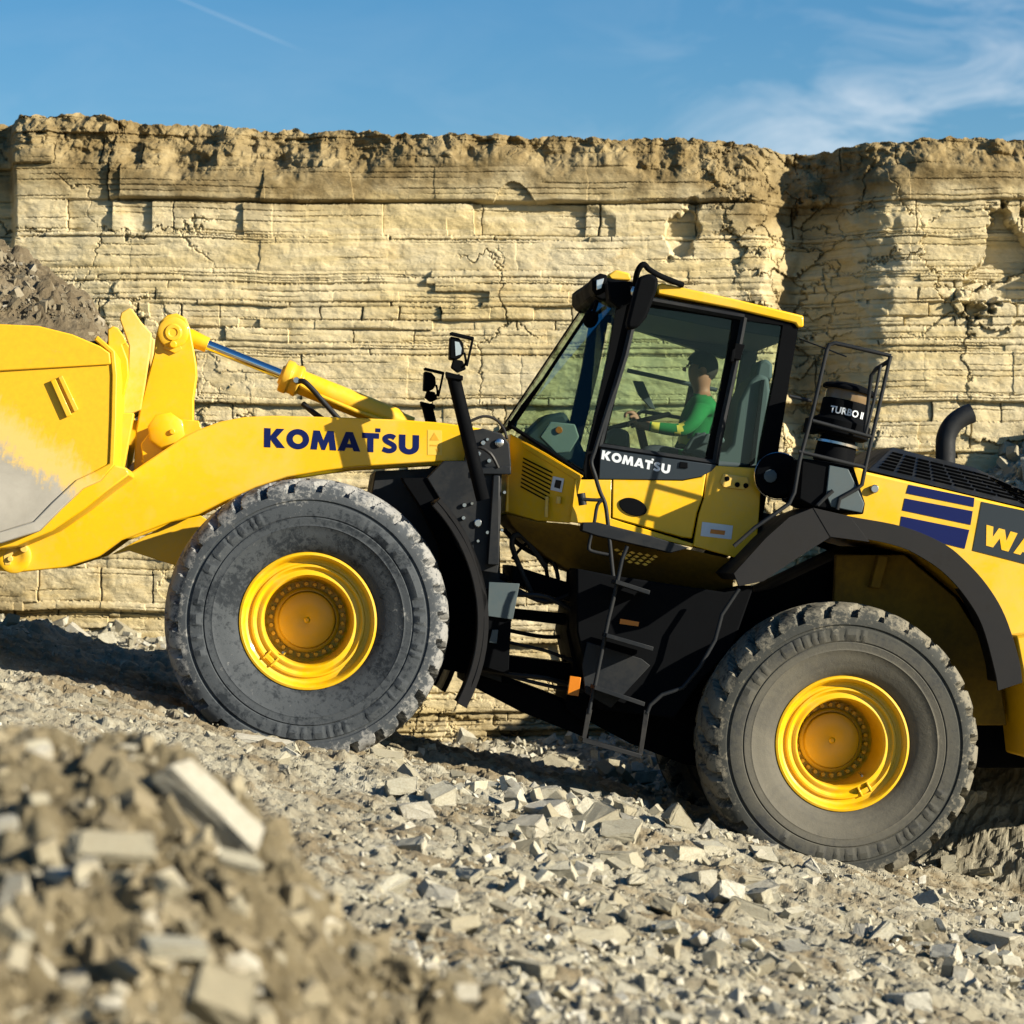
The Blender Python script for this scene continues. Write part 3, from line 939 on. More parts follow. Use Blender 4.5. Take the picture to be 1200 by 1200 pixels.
class MB:
    """collects shapes of one part in loader coordinates; one mesh object per build()"""
    def __init__(s):
        s.v, s.f, s.g = [], [], []

    def add(s, V, Fc):
        b = len(s.v)
        s.g.append((b, len(s.f)))
        s.v += [tuple(q) for q in V]
        s.f += [[i + b for i in q] for q in Fc]
        return s

    def prism(s, pts, y0, y1):
        """outline of 3-D points (on one plane y) extruded from y0 to y1"""
        a = [Vector((p.x, y0, p.z)) for p in pts]; c = [Vector((p.x, y1, p.z)) for p in pts]
        n = len(pts)
        area = sum(a[i].x * a[(i + 1) % n].z - a[(i + 1) % n].x * a[i].z for i in range(n))
        if area < 0: a.reverse(); c.reverse()
        fs = [list(range(n)), list(range(2 * n - 1, n - 1, -1))]
        for i in range(n):
            j = (i + 1) % n
            fs.append([j, i, i + n, j + n])
        return s.add(a + c, fs)

    def pp(s, px, y0, y1, y=None):
        return s.prism(PP(px, y0 if y is None else y), y0, y1)

    def loft(s, A, B):
        n = len(A)
        fs = [list(range(n)), list(range(2 * n - 1, n - 1, -1))]
        for i in range(n):
            j = (i + 1) % n
            fs.append([j, i, i + n, j + n])
        return s.add(list(A) + list(B), fs)

    def box(s, c, d, rot=None):
        c = Vector(c); V = []
        for x in (-1, 1):
            for y in (-1, 1):
                for z in (-1, 1):
                    q = Vector((x * d[0] / 2, y * d[1] / 2, z * d[2] / 2))
                    if rot: q = rot @ q
                    V.append(c + q)
        return s.add(V, [[0, 1, 3, 2], [4, 6, 7, 5], [0, 4, 5, 1], [2, 3, 7, 6], [0, 2, 6, 4], [1, 5, 7, 3]])

    def tube(s, pts, r, n=10, closed=False, smooth=0):
        pts = [Vector(p) for p in pts]
        if smooth:
            pts = catmull(pts, smooth)
        rs = r if isinstance(r, (list, tuple)) else [r] * len(pts)
        V, m = [], len(pts)
        up = Vector((0, 1, 0.01)).normalized()
        for i, p in enumerate(pts):
            t = (pts[min(i + 1, m - 1)] - pts[max(i - 1, 0)]).normalized()
            a = t.cross(up)
            if a.length < 1e-3: a = t.cross(Vector((1, 0, 0)))
            a.normalize(); b = t.cross(a).normalized()
            k = 1.0
            if 0 < i < m - 1:
                t1 = (p - pts[i - 1]).normalized(); t2 = (pts[i + 1] - p).normalized()
                k = 1 / max(0.55, math.sqrt(max(0.01, (1 + t1.dot(t2)) / 2)))
            for j in range(n):
                g = 2 * math.pi * j / n
                V.append(p + (a * math.cos(g) + b * math.sin(g)) * rs[i] * (k if k < 1.3 else 1.3))
        fs = []
        for i in range(m - 1):
            for j in range(n):
                k = (j + 1) % n
                fs.append([i * n + j, i * n + k, (i + 1) * n + k, (i + 1) * n + j])
        fs.append(list(range(n - 1, -1, -1))); fs.append([(m - 1) * n + j for j in range(n)])
        return s.add(V, fs)

    def lathe(s, prof, c, axis, n=48, ref=None, caps=True):
        """prof: (radius, height along axis)"""
        c = Vector(c); axis = Vector(axis).normalized()
        a = axis.cross(Vector(ref) if ref else (Vector((0, 0, 1)) if abs(axis.z) < .9 else Vector((1, 0, 0)))).normalized()
        b = axis.cross(a).normalized()
        V, fs = [], []
        for r_, h in prof:
            for j in range(n):
                g = 2 * math.pi * j / n
                V.append(c + axis * h + (a * math.cos(g) + b * math.sin(g)) * r_)
        for i in range(len(prof) - 1):
            for j in range(n):
                k = (j + 1) % n
                fs.append([i * n + j, i * n + k, (i + 1) * n + k, (i + 1) * n + j])
        if caps:
            if prof[0][0] > 1e-4: fs.append(list(range(n - 1, -1, -1)))
            if prof[-1][0] > 1e-4: fs.append([(len(prof) - 1) * n + j for j in range(n)])
        return s.add(V, fs)

    def bolt(s, c, r, h, axis=(0, -1, 0)):
        return s.lathe([(r, 0), (r, h * .8), (r * .8, h), (0, h)], c, axis, 10)

    def each(s, name, m, parent, bevel=0.0, **k):
        """every shape its own object"""
        g = s.g + [(len(s.v), len(s.f))]
        out = []
        for (v0, f0), (v1, f1) in zip(g[:-1], g[1:]):
            q = MB(); q.v = s.v[v0:v1]; q.f = [[i - v0 for i in f] for f in s.f[f0:f1]]
            out.append(q.build(name, m, parent, bevel, **k))
        return out

    def build(s, name, m, parent, bevel=0.006, smooth=True, ang=38):
        me = bpy.data.meshes.new(name)
        me.from_pydata(s.v, [], s.f)
        bm = bmesh.new(); bm.from_mesh(me)
        bmesh.ops.remove_doubles(bm, verts=bm.verts, dist=1e-5)
        bmesh.ops.recalc_face_normals(bm, faces=bm.faces)
        bm.to_mesh(me); bm.free()
        if smooth:
            me.polygons.foreach_set('use_smooth', [True] * len(me.polygons))
            me.set_sharp_from_angle(angle=R(ang))
        o = link(name, me, m, parent)
        if bevel:
            b = o.modifiers.new('edge', 'BEVEL')
            b.width = bevel; b.segments = 2; b.limit_method = 'ANGLE'; b.angle_limit = R(40)
            b.harden_normals = False
        return o


def catmull(p, k):
    q = [p[0]] + list(p) + [p[-1]]
    out = []
    for i in range(1, len(q) - 2):
        for j in range(k):
            t = j / k
            a, b, c, d = q[i - 1], q[i], q[i + 1], q[i + 2]
            out.append(0.5 * ((2 * b) + (c - a) * t + (2 * a - 5 * b + 4 * c - d) * t * t + (3 * b - a - 3 * c + d) * t ** 3))
    out.append(p[-1])
    return out


def mirror_y(o, name=None):
    """the same part on the far side of the loader"""
    c = o.copy(); c.data = o.data.copy(); COL.objects.link(c)
    me = c.data
    bm = bmesh.new(); bm.from_mesh(me)
    for v in bm.verts: v.co.y = -v.co.y
    bmesh.ops.reverse_faces(bm, faces=bm.faces)
    bm.to_mesh(me); bm.free()
    c.parent = o.parent
    return c


# ------------------------------------------------------------------ wheels
HF = P(361, 728, -1.38); HR = P(987, 871.6, -1.38)
TR, TW, WY = 0.942, 0.70, 1.12


def tyre_mesh(seed):
    prof = [(.45, -.26), (.47, -.285), (.52, -.312), (.58, -.336), (.622, -.347), (.626, -.351), (.632, -.349), (.64, -.350), (.675, -.354), (.682, -.346), (.69, -.354), (.73, -.356), (.77, -.352), (.776, -.340), (.79, -.339), (.797, -.350),
            (.82, -.349), (.845, -.344), (.868, -.337), (.888, -.325), (.905, -.306), (.918, -.28), (.926, -.24), (.932, -.19), (.937, -.14), (.940, -.09), (.942, -.045), (.942, 0)]
    prof = prof + [(r, -y) for r, y in prof[-2::-1]]
    NL = 30
    nth = NL * 16
    r = np.array([p[0] for p in prof]); y = np.array([p[1] for p in prof])
    th = np.arange(nth) / nth * 2 * np.pi
    T, Rr = np.meshgrid(th, r, indexing='ij'); _, Y = np.meshgrid(th, y, indexing='ij')
    # lugs: slanted grooves from the shoulder inwards, staggered side to side
    side = np.sign(Y + 1e-9)
    ph = T * NL / (2 * np.pi) + np.where(side > 0, 0.5, 0) + np.abs(Y) * 2.2
    w = np.abs(ph - np.floor(ph) - 0.5)          # 0.5 = groove centre... grooves where w > .36
    zone = sm(0.852, 0.866, Rr) * sm(0.05, 0.09, np.abs(Y))
    g = sm(0.34, 0.39, w) * zone
    depth = 0.052 * g
    wear = 0.006 * vnoise(T * 9, Y * 12, seed) + 0.008 * sm(0.6, .9, vnoise(T * 14, Y * 20, seed + 1)) * zone
    # centre groove and sipes
    depth = depth + 0.02 * (np.abs(Y) < 0.03) * sm(.9, .93, Rr)
    nr = np.cos(np.clip((0.93 - Rr) / 0.1, 0, 1) * 1.25); ny = np.sin(np.clip((0.93 - Rr) / 0.1, 0, 1) * 1.25) * side
    Rd = Rr - (depth + wear * zone) * nr
    Yd = Y - (depth + wear * zone) * ny * 0.8
    # raised sidewall lettering band and ribs
    band = (np.abs(Rr - 0.73) < 0.03)
    let = band * (vnoise(T * 26, 3.3, seed + 3) > 0.52) * sm(.35, .4, vnoise(T * 1.3, 1.1, seed + 4))
    Yd = Yd + side * 0.010 * let
    X = Rd * np.sin(T); Z = Rd * np.cos(T)
    V = np.stack([X, Yd, Z], -1).reshape(-1, 3)
    m = len(prof)
    i = np.arange(nth)[:, None]; j = np.arange(m - 1)[None]
    a = (i * m + j); b = (((i + 1) % nth) * m + j)
    q = np.stack([a, b, b + 1, a + 1], -1).reshape(-1, 4)
    # flattened where it carries the load
    zl = -0.855
    low = np.clip((-0.62 - V[:, 2]) / 0.3, 0, 1)
    V[:, 1] += np.sign(V[:, 1]) * 0.022 * low * (np.abs(V[:, 1]) > .2)
    V[:, 2] = np.where(V[:, 2] < zl, zl + (V[:, 2] - zl) * 0.15, V[:, 2])
    me = bpy.data.meshes.new('tyre')
    fast_mesh(me, V, q, True)
    me.set_sharp_from_angle(angle=R(32))
    return me


def rim_mb():
    b = MB()
    prof = [(.36, .26), (.40, .10), (.405, -.10), (.44, -.232), (.452, -.245), (.456, -.262), (.450, -.276), (.436, -.280), (.425, -.272), (.418, -.25), (.408, -.222), (.392, -.212),
            (.378, -.214), (.370, -.226), (.358, -.228), (.350, -.215), (.338, -.205), (.326, -.206), (.316, -.215), (.304, -.216), (.296, -.206), (.290, -.18), (.285, .0), (.280, .145), (.262, .16), (0.02, .16)]
    b.lathe(prof, (0, 0, 0), (0, 1, 0), 72, caps=False)
    return b


def hub_mb():
    b = MB()
    b.lathe([(.218, .159), (.218, .135), (.212, .128), (.200, .124), (.194, .124), (.190, .108), (.184, .098), (.172, .094), (.12, .090), (.03, .088), (.022, .092), (.012, .084), (0, .084)], (0, 0, 0), (0, 1, 0), 56)
    return b


def wheel(name, hub, near, rub, seed, rot):
    w = rim_mb().build('wheel', M_yel, loader, 0)
    w.location = (hub.x, -WY if near else WY, hub.z)
    if not near:
        w.rotation_euler = (0, 0, math.pi)
    t = link('tyre', tyre_mesh(seed), rub, w)
    bb = hub_mb()
    for k in range(26):
        g = 2 * math.pi * k / 26
        bb.bolt((.240 * math.sin(g), .159, .240 * math.cos(g)), .0165, .040)
    bb.build('hub', M_yel, w, 0)
    rb = MB()
    a = R(rot)
    q = Matrix.Rotation(a, 3, 'Y')
    for dx in (-.035, .035):
        rb.box(q @ Vector((dx, -.222, -.345)), (.012, .03, .07), q)
    rb.box(q @ Vector((0, -.222, -.352)), (.09, .02, .03), q)
    rb.build('lock_ring_clip', M_yel, w, .003)
    vv = MB(); vv.tube([q @ Vector((.05, .0, -.27)), q @ Vector((.04, -.12, -.25)), q @ Vector((.03, -.2, -.262))], .008, 8)
    vv.build('valve', M_steel, w, 0)
    return w


wheel('front', HF, True, M_rub, 3, 32)
wheel('rear', HR, True, M_rub2, 8, -40)
wheel('front', HF, False, M_rub, 5, 10)
wheel('rear', HR, False, M_rub2, 6, 70)

# ------------------------------------------------------------------ lifting gear
arm = MB()
ARM = [(-14, 650), (-8, 634), (15, 622), (60, 606), (110, 585), (140, 563), (172, 541), (200, 522), (213, 513), (233, 503), (258, 494), (287, 488.5), (320, 487), (400, 489), (472, 492), (515, 495), (545, 499), (568, 503), (584, 512), (590, 524),
       (584, 536), (560, 541), (517, 541), (460, 544.5), (417, 547), (380, 552), (337, 559), (300, 571), (262, 588), (233, 603), (200, 612), (143, 633), (117, 652), (77, 665), (20, 671), (0, 669), (-12, 662)]
arm.pp(ARM, -0.62, -0.53)
arm_o = arm.build('lift_arm', M_yel, loader, 0.010)
b = MB()
c = P(17, 652, -0.62)
b.lathe([(.115, .02), (.115, -.03), (.105, -.036), (.06, -.036), (.05, -.03), (0, -.03)], c, (0, 1, 0), 32)
b.build('pivot_boss', M_yel, arm_o, .003)
b = MB(); b.pp([(6, 662), (4, 652), (12, 641), (22, 637), (27, 642), (14, 650), (12, 662)], -0.66, -0.625); b.bolt(P(28, 643, -.66), .028, .03); b.bolt(P(12, 655, -.66), .02, .015)
b.each('pin_lock', M_yeldust, arm_o, .002)
mirror_y(arm_o)

b = MB()
b.tube([P(232, 565, -.53), Vector((P(232, 565, -.53).x, .53, P(232, 565, -.53).z))], .13, 20)
b.pp([(176, 506), (196, 490), (233, 493), (237, 505), (205, 520), (168, 545), (165, 520)], -0.30, -.19)
b.pp([(176, 506), (196, 490), (233, 493), (237, 505), (205, 520), (168, 545), (165, 520)], .19, .30, -.3)
b.pp([(165, 540), (205, 520), (260, 540), (262, 580), (215, 600)], -.27, .27)
b.pp([(130, 650), (200, 612), (235, 604), (260, 620), (235, 690), (203, 662), (150, 645)], -.45, .45)
b.build('cross_tube', M_yel, loader, .006)

lev = MB()
cT = P(203, 390, -.13)
LEV = [(183, 392), (187, 377), (196, 369), (207, 367), (218, 373), (223, 385), (226, 402), (230, 425), (231, 440), (227, 468), (227, 500), (222, 525), (205, 556), (180, 580), (160, 575), (157, 548), (159, 505), (164, 478), (172, 446), (180, 415)]
lev.pp(LEV, -.13, .13)
lev_o = lev.build('bell_crank', M_yel, loader, .010)
b = MB()
for yy in (-.13,):
    b.lathe([(.108, 0), (.108, .025), (.10, .03), (.06, .03), (.055, .04), (.03, .04), (.028, .034), (0, .034)], P(203, 390, yy), (0, -1, 0), 36)
    b.bolt(P(203, 404, yy - .01), .028, .05)
    b.pp([(196, 398), (210, 398), (213, 409), (205, 414), (192, 408)], -.155, -.13)
b.lathe([(.13, 0), (.13, .05), (.115, .06), (0, .06)], P(195, 505, -.30), (0, -1, 0), 8)
b.bolt(P(202, 506, -.36), .02, .02)
b.each('pivot_boss', M_yel, lev_o, .003)

# tilt cylinder
ax0, ax1 = P(205, 389, 0), P(482, 500, 0)
axd = (ax1 - ax0).normalized()
LN = (ax1 - ax0).length
def on(px):
    return (px - 205) / (482 - 205) * LN
b = MB()
b.lathe([(.05, on(215)), (.065, on(222)), (.055, on(238)), (.055, on(243))], ax0, axd, 24)
b.lathe([(.0, .0), (.105, .001), (.105, .10), (0, .101)], ax0 + Vector((0, -.05, 0)), (0, 1, 0), 28)
rod_eye = b.build('rod_eye', M_yel, loader, .002)
b = MB(); b.lathe([(.036, on(242)), (.036, on(335))], ax0, axd, 28)
b.build('piston_rod', M_chrome, loader, 0)
b = MB()
b.lathe([(.0, on(328)), (.062, on(328)), (.072, on(330)), (.112, on(331)), (.118, on(333)), (.118, on(339)), (.106, on(341)), (.106, on(345)), (.112, on(347)), (.112, on(350)), (.086, on(353)), (.086, on(462)), (.07, on(470)), (.07, on(482)), (0, on(484))], ax0, axd, 36)
b.tube([P(352, 452, -.09), P(370, 462, -.12), P(420, 483, -.11), P(470, 500, -.1)], .016, 8)
cyl = b.build('tilt_cylinder', M_yel, loader, .002)
b = MB()
b.tube([P(349, 447, -.12), P(356, 447, -.16), P(366, 456, -.17), P(378, 470, -.17), P(396, 490, -.17), P(410, 505, -.17)], .019, 10, smooth=4)
b.tube([P(355, 473, -.05), P(368, 484, -.1), P(382, 494, -.12)], .02, 8)
b.each('hydraulic_hose', M_dk, cyl)
b = MB(); b.lathe([(.026, 0), (.026, .05), (.02, .06), (0, .06)], P(347, 446, -.09), (0, -1, 0), 8); b.build('fitting', M_steel, cyl, 0)

# ------------------------------------------------------------------ bucket
bk = MB()
SIDE = [(0, 380), (45, 382), (85, 392), (118, 406), (129, 414), (131, 440), (130, 490), (128, 543), (112, 552), (90, 562), (62, 588), (40, 611), (0, 624), (-60, 622), (-150, 570), (-250, 480), (-262, 466), (-200, 436), (-120, 400), (-60, 384)]
pts = PP(SIDE, -1.6)
bk.prism(pts, -1.60, -1.555)
bk.prism(pts, 1.555, 1.60)
# upper doubling plate on the near side
top = [(0, 380), (45, 382), (85, 392), (118, 406), (129, 414), (130, 427), (0, 435), (-110, 428), (-120, 400), (-60, 384)]
bk.prism(PP(top, -1.6), -1.618, -1.60)
bk_o = None
# wrapper: back, heel and floor swept across the width
WR = [(110, 398), (129, 414), (131, 440), (130, 490), (128, 543), (112, 552), (90, 562), (62, 588), (40, 611), (0, 624), (-60, 622), (-150, 570), (-250, 480), (-262, 466)]
cen = P(-60, 500, -1.6)
inn = PP(WR, -1.6)
outp = []
for i, p in enumerate(inn):
    a = inn[max(i - 1, 0)]; c_ = inn[min(i + 1, len(inn) - 1)]
    t = (c_ - a).normalized(); nrm = Vector((t.z, 0, -t.x))
    if (p - cen).dot(nrm) < 0: nrm = -nrm
    outp.append(p + nrm * (0.035 + (0.035 if 5 <= i <= 9 else 0)))
bk.prism(inn + outp[::-1], -1.612, 1.612)
bucket = bk.build('bucket', M_bucket, loader, .008)
b = MB()
b.pp([(59, 446), (65, 444), (84, 486), (78, 489)], -1.628, -1.60)
b.pp([(68, 442), (73, 440), (92, 480), (87, 483)], -1.622, -1.60)
b.each('wear_rib', M_yel, bucket, .004)
# heel wear band along the outside of the floor
b = MB()
b.pp([(134, 545), (148, 548), (152, 556), (126, 575), (100, 596), (62, 622), (20, 640), (-20, 646), (-40, 636), (0, 628), (40, 614), (64, 592), (92, 568), (114, 556)], -1.50, 1.50)
b.build('heel_plate', M_yel, bucket, .01)
# hinge and link lugs on the back
for sgn in (-1, 1):
    b = MB()
    yA = (-.78, -.72) if sgn < 0 else (.72, .78)
    b.pp([(126, 386), (132, 382), (138, 384), (147, 396), (148, 402), (143, 404), (150, 422), (151, 440), (146, 462), (131, 484), (128, 484)], yA[0], yA[1], -.78)
    b.build('back_rib', M_yel, bucket, .008)
    b = MB()
    yB = (-.36, -.30) if sgn < 0 else (.30, .36)
    b.pp([(140, 374), (142, 366), (151, 361), (155, 362), (166, 378), (178, 391), (176, 412), (170, 452), (165, 480), (154, 485), (128, 485), (128, 470), (143, 455), (150, 438), (151, 405)], yB[0], yB[1], -.36)
    b.build('link_lug', M_yeldust, bucket, .008)
    b = MB()
    yC = (-.66, -.50) if sgn < 0 else (.50, .66)
    b.pp([(128, 484), (157, 484), (152, 512), (145, 549), (134, 548), (128, 543)], yC[0], yC[1], -.66)
    b.pp([(139, 486), (143, 486), (140, 544), (136, 544)], yC[0] - .03, yC[0], -.69)
    b.pp([(60, 602), (100, 572), (134, 547), (140, 556), (116, 584), (60, 640), (30, 664), (14, 672), (-4, 664), (-4, 648), (12, 632)], yC[0] + .17, yC[1] + .12, -.6) if sgn > 0 else None
    b.build('hinge_lug', M_yel, bucket, .006)
b = MB()
b.pp([(150, 548), (158, 540), (176, 560), (180, 578), (166, 582), (135, 566)], -.10, .10)
b.tube([P(158, 561, -.2), P(158, 561, .2)], .06, 16)
b.build('bucket_link', M_worn, loader, .008)

# ------------------------------------------------------------------ front frame, masts, front fenders
b = MB()
TOWER = [(548, 505), (566, 502), (588, 508), (597, 520), (599, 545), (596, 555), (588, 556), (587, 600), (585, 660), (583, 672), (552, 668), (535, 640), (515, 585), (500, 560), (520, 540), (545, 540)]
for y0, y1 in ((-.74, -.63), (.63, .74)):
    b.pp(TOWER, y0, y1, -.74)
b.pp([(578, 557), (586, 557), (585, 662), (571, 662)], -.80, -.742)
b.pp([(590, 546), (599, 546), (599, 556), (560, 556), (560, 548)], -.78, -.742)
b.pp([(440, 552), (520, 548), (575, 560), (586, 640), (588, 800), (545, 785), (520, 770), (470, 700), (430, 610)], -.46, .46)
b.pp([(240, 640), (440, 600), (540, 600), (560, 700), (560, 770), (420, 760), (330, 740)], -.36, .36)
b.tube([Vector((HF.x, -.95, HF.z)), Vector((HF.x, .95, HF.z))], .20, 24)
front = b.build('front_frame', M_dk, loader, .008)
b = MB()
for (px, py, r_) in ((585, 519, .030), (566, 519, .018), (560, 532, .02), (573, 540, .016), (571, 515, .012), (544, 592, .016), (543, 607, .015), (560, 613, .028), (571, 624, .014), (588, 621, .012), (560, 634, .012), (553, 590, .012), (591, 577, .013)):
    b.bolt(P(px, py, -.742), r_, .022)
b.each('bolt', M_steel, front)
b = MB(); b.tube([P(548, 540, -.70), P(560, 525, -.78), P(575, 532, -.8), P(584, 548, -.78)], .012, 8, smooth=4)
b.tube([P(550, 494, -.5), P(566, 488, -.5), P(580, 491, -.5), P(590, 502, -.52), P(594, 514, -.55)], .010, 8, smooth=4)
b.each('hose', M_hose, front)
b = MB(); b.pp([(573, 682), (609, 684), (601, 726), (571, 722)], -.80, -.77)
b.pp([(577, 738), (584, 738), (582, 754), (573, 753)], -.80, -.78)
b.each('cover_plate', M_bluegrey, front, .003)
b = MB(); b.pp([(570, 690), (601, 692), (596, 790), (560, 780), (560, 720)], -.77, -.55); b.build('valve_box', M_blk, front, .006)


def lamp(px, py, y, sc=1.0):
    """square work lamp on a bracket, facing forward"""
    def q(dx, dy): return (px + dx * sc, py + dy * sc)
    b = MB()
    b.pp([q(-7, -14), q(3, -12), q(8, -6), q(9, 4), q(6, 10), q(-1, 13), q(-8, 12)], y - .085, y + .085, y)
    return b, q


def mast(base, top, y, sc, plain):
    b = MB()
    r_ = .046 * (1 if not plain else .9)
    b.tube([P(*base, y), P(*top, y)], r_, 16)
    b.pp([(top[0] - 9 * sc, top[1] - 4 * sc), (top[0] + 11 * sc, top[1] + 1 * sc), (top[0] + 11 * sc, top[1] + 6 * sc), (top[0] - 8 * sc, top[1] + 3 * sc)], y - .06, y + .06, y)
    o = b.build('lamp_post', M_blk, loader, .003)
    lx, ly = top[0] + 3 * sc, top[1] - 31 * sc
    b, q = lamp(lx, ly, y, sc)
    b.pp([q(-3, 12), q(8, 14), q(12, 24), q(2, 28), q(-6, 22)], y - .03, y + .03, y)
    L = b.build('headlight', M_blk, o, .008)
    b = MB()
    b.pp([q(-2, -8), q(3, -7), q(6, 0), q(5, 7), q(-1, 9)], y - .089, y - .084, y)
    b.build('lens', M_lens, L, 0) if not plain else None
    # bent bracket round the lamp
    b = MB()
    ring = [q(-6, -18), q(10, -14), q(20, -12), q(17, 2), q(13, 20)]
    for yy in (-.10, .10):
        b.tube([P(a, c_, y + yy) for a, c_ in ring], .008, 6)
    for a, c_ in (ring[0], ring[2]):
        b.tube([P(a, c_, y - .10), P(a, c_, y + .10)], .008, 6)
    b.pp([q(-6, -19), q(20, -13), q(20, -11), q(-6, -17)], y - .10, y + .10, y)
    b.tube([P(*q(7, 22), y - .06), P(*q(12, 16), y - .09), P(*q(10, 4), y - .09)], .008, 6, smooth=3)
    b.build('lamp_bracket', M_blk, o, 0)


mast((566, 586), (531, 440), -1.02, 1.0, False)
mast((517, 545), (500, 474), 1.0, .85, True)

def fender_arc(c, r0, r1, a0, a1, y0, y1, lip, n=28, ell=1.0, flare=0):
    """arched mudguard: curved skin plus a rolled outer lip; angles in degrees from straight up towards the rear"""
    b = MB()
    A, B = [], []
    for i in range(n + 1):
        t = i / n; a = R(a0 + (a1 - a0) * t)
        rr0 = r0; rr1 = r1
        A.append(Vector((c.x + rr1 * math.sin(a), 0, c.z + rr1 * math.cos(a) * ell)))
        B.append(Vector((c.x + rr0 * math.sin(a), 0, c.z + rr0 * math.cos(a) * ell)))
    b.prism(A + B[::-1], y0, y1)
    D = [Vector((p.x - (p.x - c.x) / r1 * lip, 0, p.z - (p.z - c.z) / r1 * lip)) for p in A]
    b.prism(A + D[::-1], y0, y0 + .03 * (1 if y1 > y0 else -1))
    return b


fo = fender_arc(HF, 1.15, 1.185, 34, 106, -1.42, -.70, .075)
ff = fo.build('front_fender', M_fend, loader, .006)
mirror_y(ff)
b = MB()
b.pp([(470, 560), (530, 560), (560, 640), (566, 740), (548, 790), (500, 780), (520, 720), (515, 640), (490, 590)], -.72, -.55)
b.build('fender_support', M_blk, loader, .006)

# ------------------------------------------------------------------ rear frame, articulation, steps
b = MB()
b.pp([(690, 690), (850, 700), (905, 690), (1010, 640), (1250, 690), (1400, 740), (1400, 900), (1150, 900), (1000, 870), (860, 905), (800, 895), (740, 872), (690, 845), (680, 800)], -.48, .48)
b.pp([(545, 770), (610, 800), (690, 830), (690, 866), (610, 830), (545, 800)], -.40, .40)
b.pp([(590, 768), (690, 780), (690, 800), (590, 790)], -.30, .10)
b.pp([(590, 712), (690, 722), (690, 736), (590, 724)], -.30, -.05)
b.pp([(600, 662), (690, 690), (690, 712), (600, 684)], -.40, .40)
b.tube([Vector((HR.x, -.95, HR.z)), Vector((HR.x, .95, HR.z))], .20, 24)
b.tube([P(674, 660, 0), P(668, 830, 0)], .06, 20)
b.pp([(672, 690), (692, 700), (690, 850), (662, 830), (672, 780), (664, 740)], -.50, .30)
b.pp([(545, 790), (600, 800), (640, 812), (690, 838), (690, 866), (610, 834), (545, 800)], -.41, .41)
rear = b.build('rear_frame', M_blk, loader, .008)
b = MB()
random.seed(21)
for k in range(9):
    y = random.uniform(-.55, .3)
    a0 = random.uniform(640, 800); a1 = a0 + random.uniform(5, 35)
    sag = random.uniform(-8, 22)
    b.tube([P(560, a0 - 8, y), P(600, a0 + sag * .5, y - .08), P(640, a0 + sag + 6, y - .12), P(680, a1 + sag * .4, y - .05), P(720, a1 + 6, y)], random.uniform(.010, .019), 8, smooth=4)
for pts in ([(590, 620), (610, 640), (640, 655), (670, 660)], [(600, 655), (615, 638), (632, 628), (650, 640)], [(612, 622), (640, 648), (668, 650)], [(625, 700), (600, 640), (612, 628), (640, 665)], [(645, 690), (640, 660), (655, 640), (668, 655)], [(655, 690), (652, 668), (640, 640)]):
    b.tube(PP(pts, random.uniform(-.5, 0)), random.uniform(.010, .020), 8, smooth=4)
b.each('hydraulic_hose', M_hose, rear)
# side tanks and battery boxes under the cab
b = MB()
b.pp([(676, 666), (716, 674), (850, 694), (884, 686), (858, 760), (820, 800), (790, 842), (704, 832), (690, 800), (676, 740)], -1.02, -.5)
tank = b.build('step_box', M_blk, loader, .012)
b = MB()
b.pp([(688, 752), (752, 772), (762, 780), (716, 830), (686, 812), (682, 780)], -1.045, -1.022)
b.build('cover_plate', M_dk, tank, .004)
b = MB(); b.pp([(727, 725), (749, 729), (748, 734), (726, 731)], -1.03, -1.021); b.build('warning_label', M_orange, tank, 0)
b = MB(); b.pp([(668, 792), (681, 794), (678, 816), (665, 814)], -1.06, -1.02); b.build('reflector', M_orange, tank, .003)

st = MB()
st.tube(PP([(735, 640), (729, 655), (721, 693), (713, 726), (697, 804), (692, 825), (690, 836)], -1.22), .014, 10)
st.tube(PP([(866, 690), (846, 720), (838, 750), (820, 782), (800, 806), (776, 814), (762, 826), (758, 836)], -1.22), .014, 10)
steps = st.build('step_rail', M_dk, loader, 0)
for (x0, y0, x1, y1) in ((722, 679, 762, 692), (711, 742, 766, 758), (697, 803, 756, 823), (683, 865, 752, 884)):
    b = MB()
    b.pp([(x0, y0), (x1, y1), (x1 - 1, y1 + 5), (x0 - 1, y0 + 5)], -1.30, -1.06)
    b.build('step_tread', M_dk, steps, .003)
b = MB()
b.pp([(688, 830), (694, 832), (687, 866), (682, 865)], -1.225, -1.21)
b.pp([(755, 832), (761, 834), (753, 885), (748, 884)], -1.225, -1.21)
b.each('step_strap', M_hose, steps, .002)

# ------------------------------------------------------------------ cab
SY = -.84                       # plane of the cab's near side
cabmb = MB()
def pillar(px, y0=SY, y1=SY + .09, both=True):
    cabmb.pp(px, y0, y1, SY)
    if both: cabmb.pp(px, -y1, -y0, SY)
APIL = [(724, 350), (747, 346), (733, 420), (712, 505), (701, 552), (694, 566), (686, 560), (684, 548), (692, 510), (712, 420)]
BPIL = [(860, 370), (876, 372), (866, 425), (846, 520), (842, 545), (826, 545), (836, 500), (852, 420)]
CPIL = [(919, 372), (937, 376), (926, 440), (912, 530), (906, 566), (886, 566), (892, 520), (908, 440)]
pillar(APIL); pillar(BPIL); pillar(CPIL)
pillar([(747, 346), (937, 376), (936, 384), (745, 357)])
pillar([(701, 518), (842, 541), (842, 548), (700, 526)])
cabmb.pp([(886, 545), (906, 545), (906, 566), (886, 566)], SY, -SY)      # rear wall sill
cabmb.pp([(908, 440), (912, 440), (900, 540), (894, 545)], -.30, .30, SY) # rear window mullion
cabmb.pp([(700, 610), (890, 650), (905, 566), (840, 545), (700, 526), (690, 560)], -.70, .70, SY) # floor body, dark
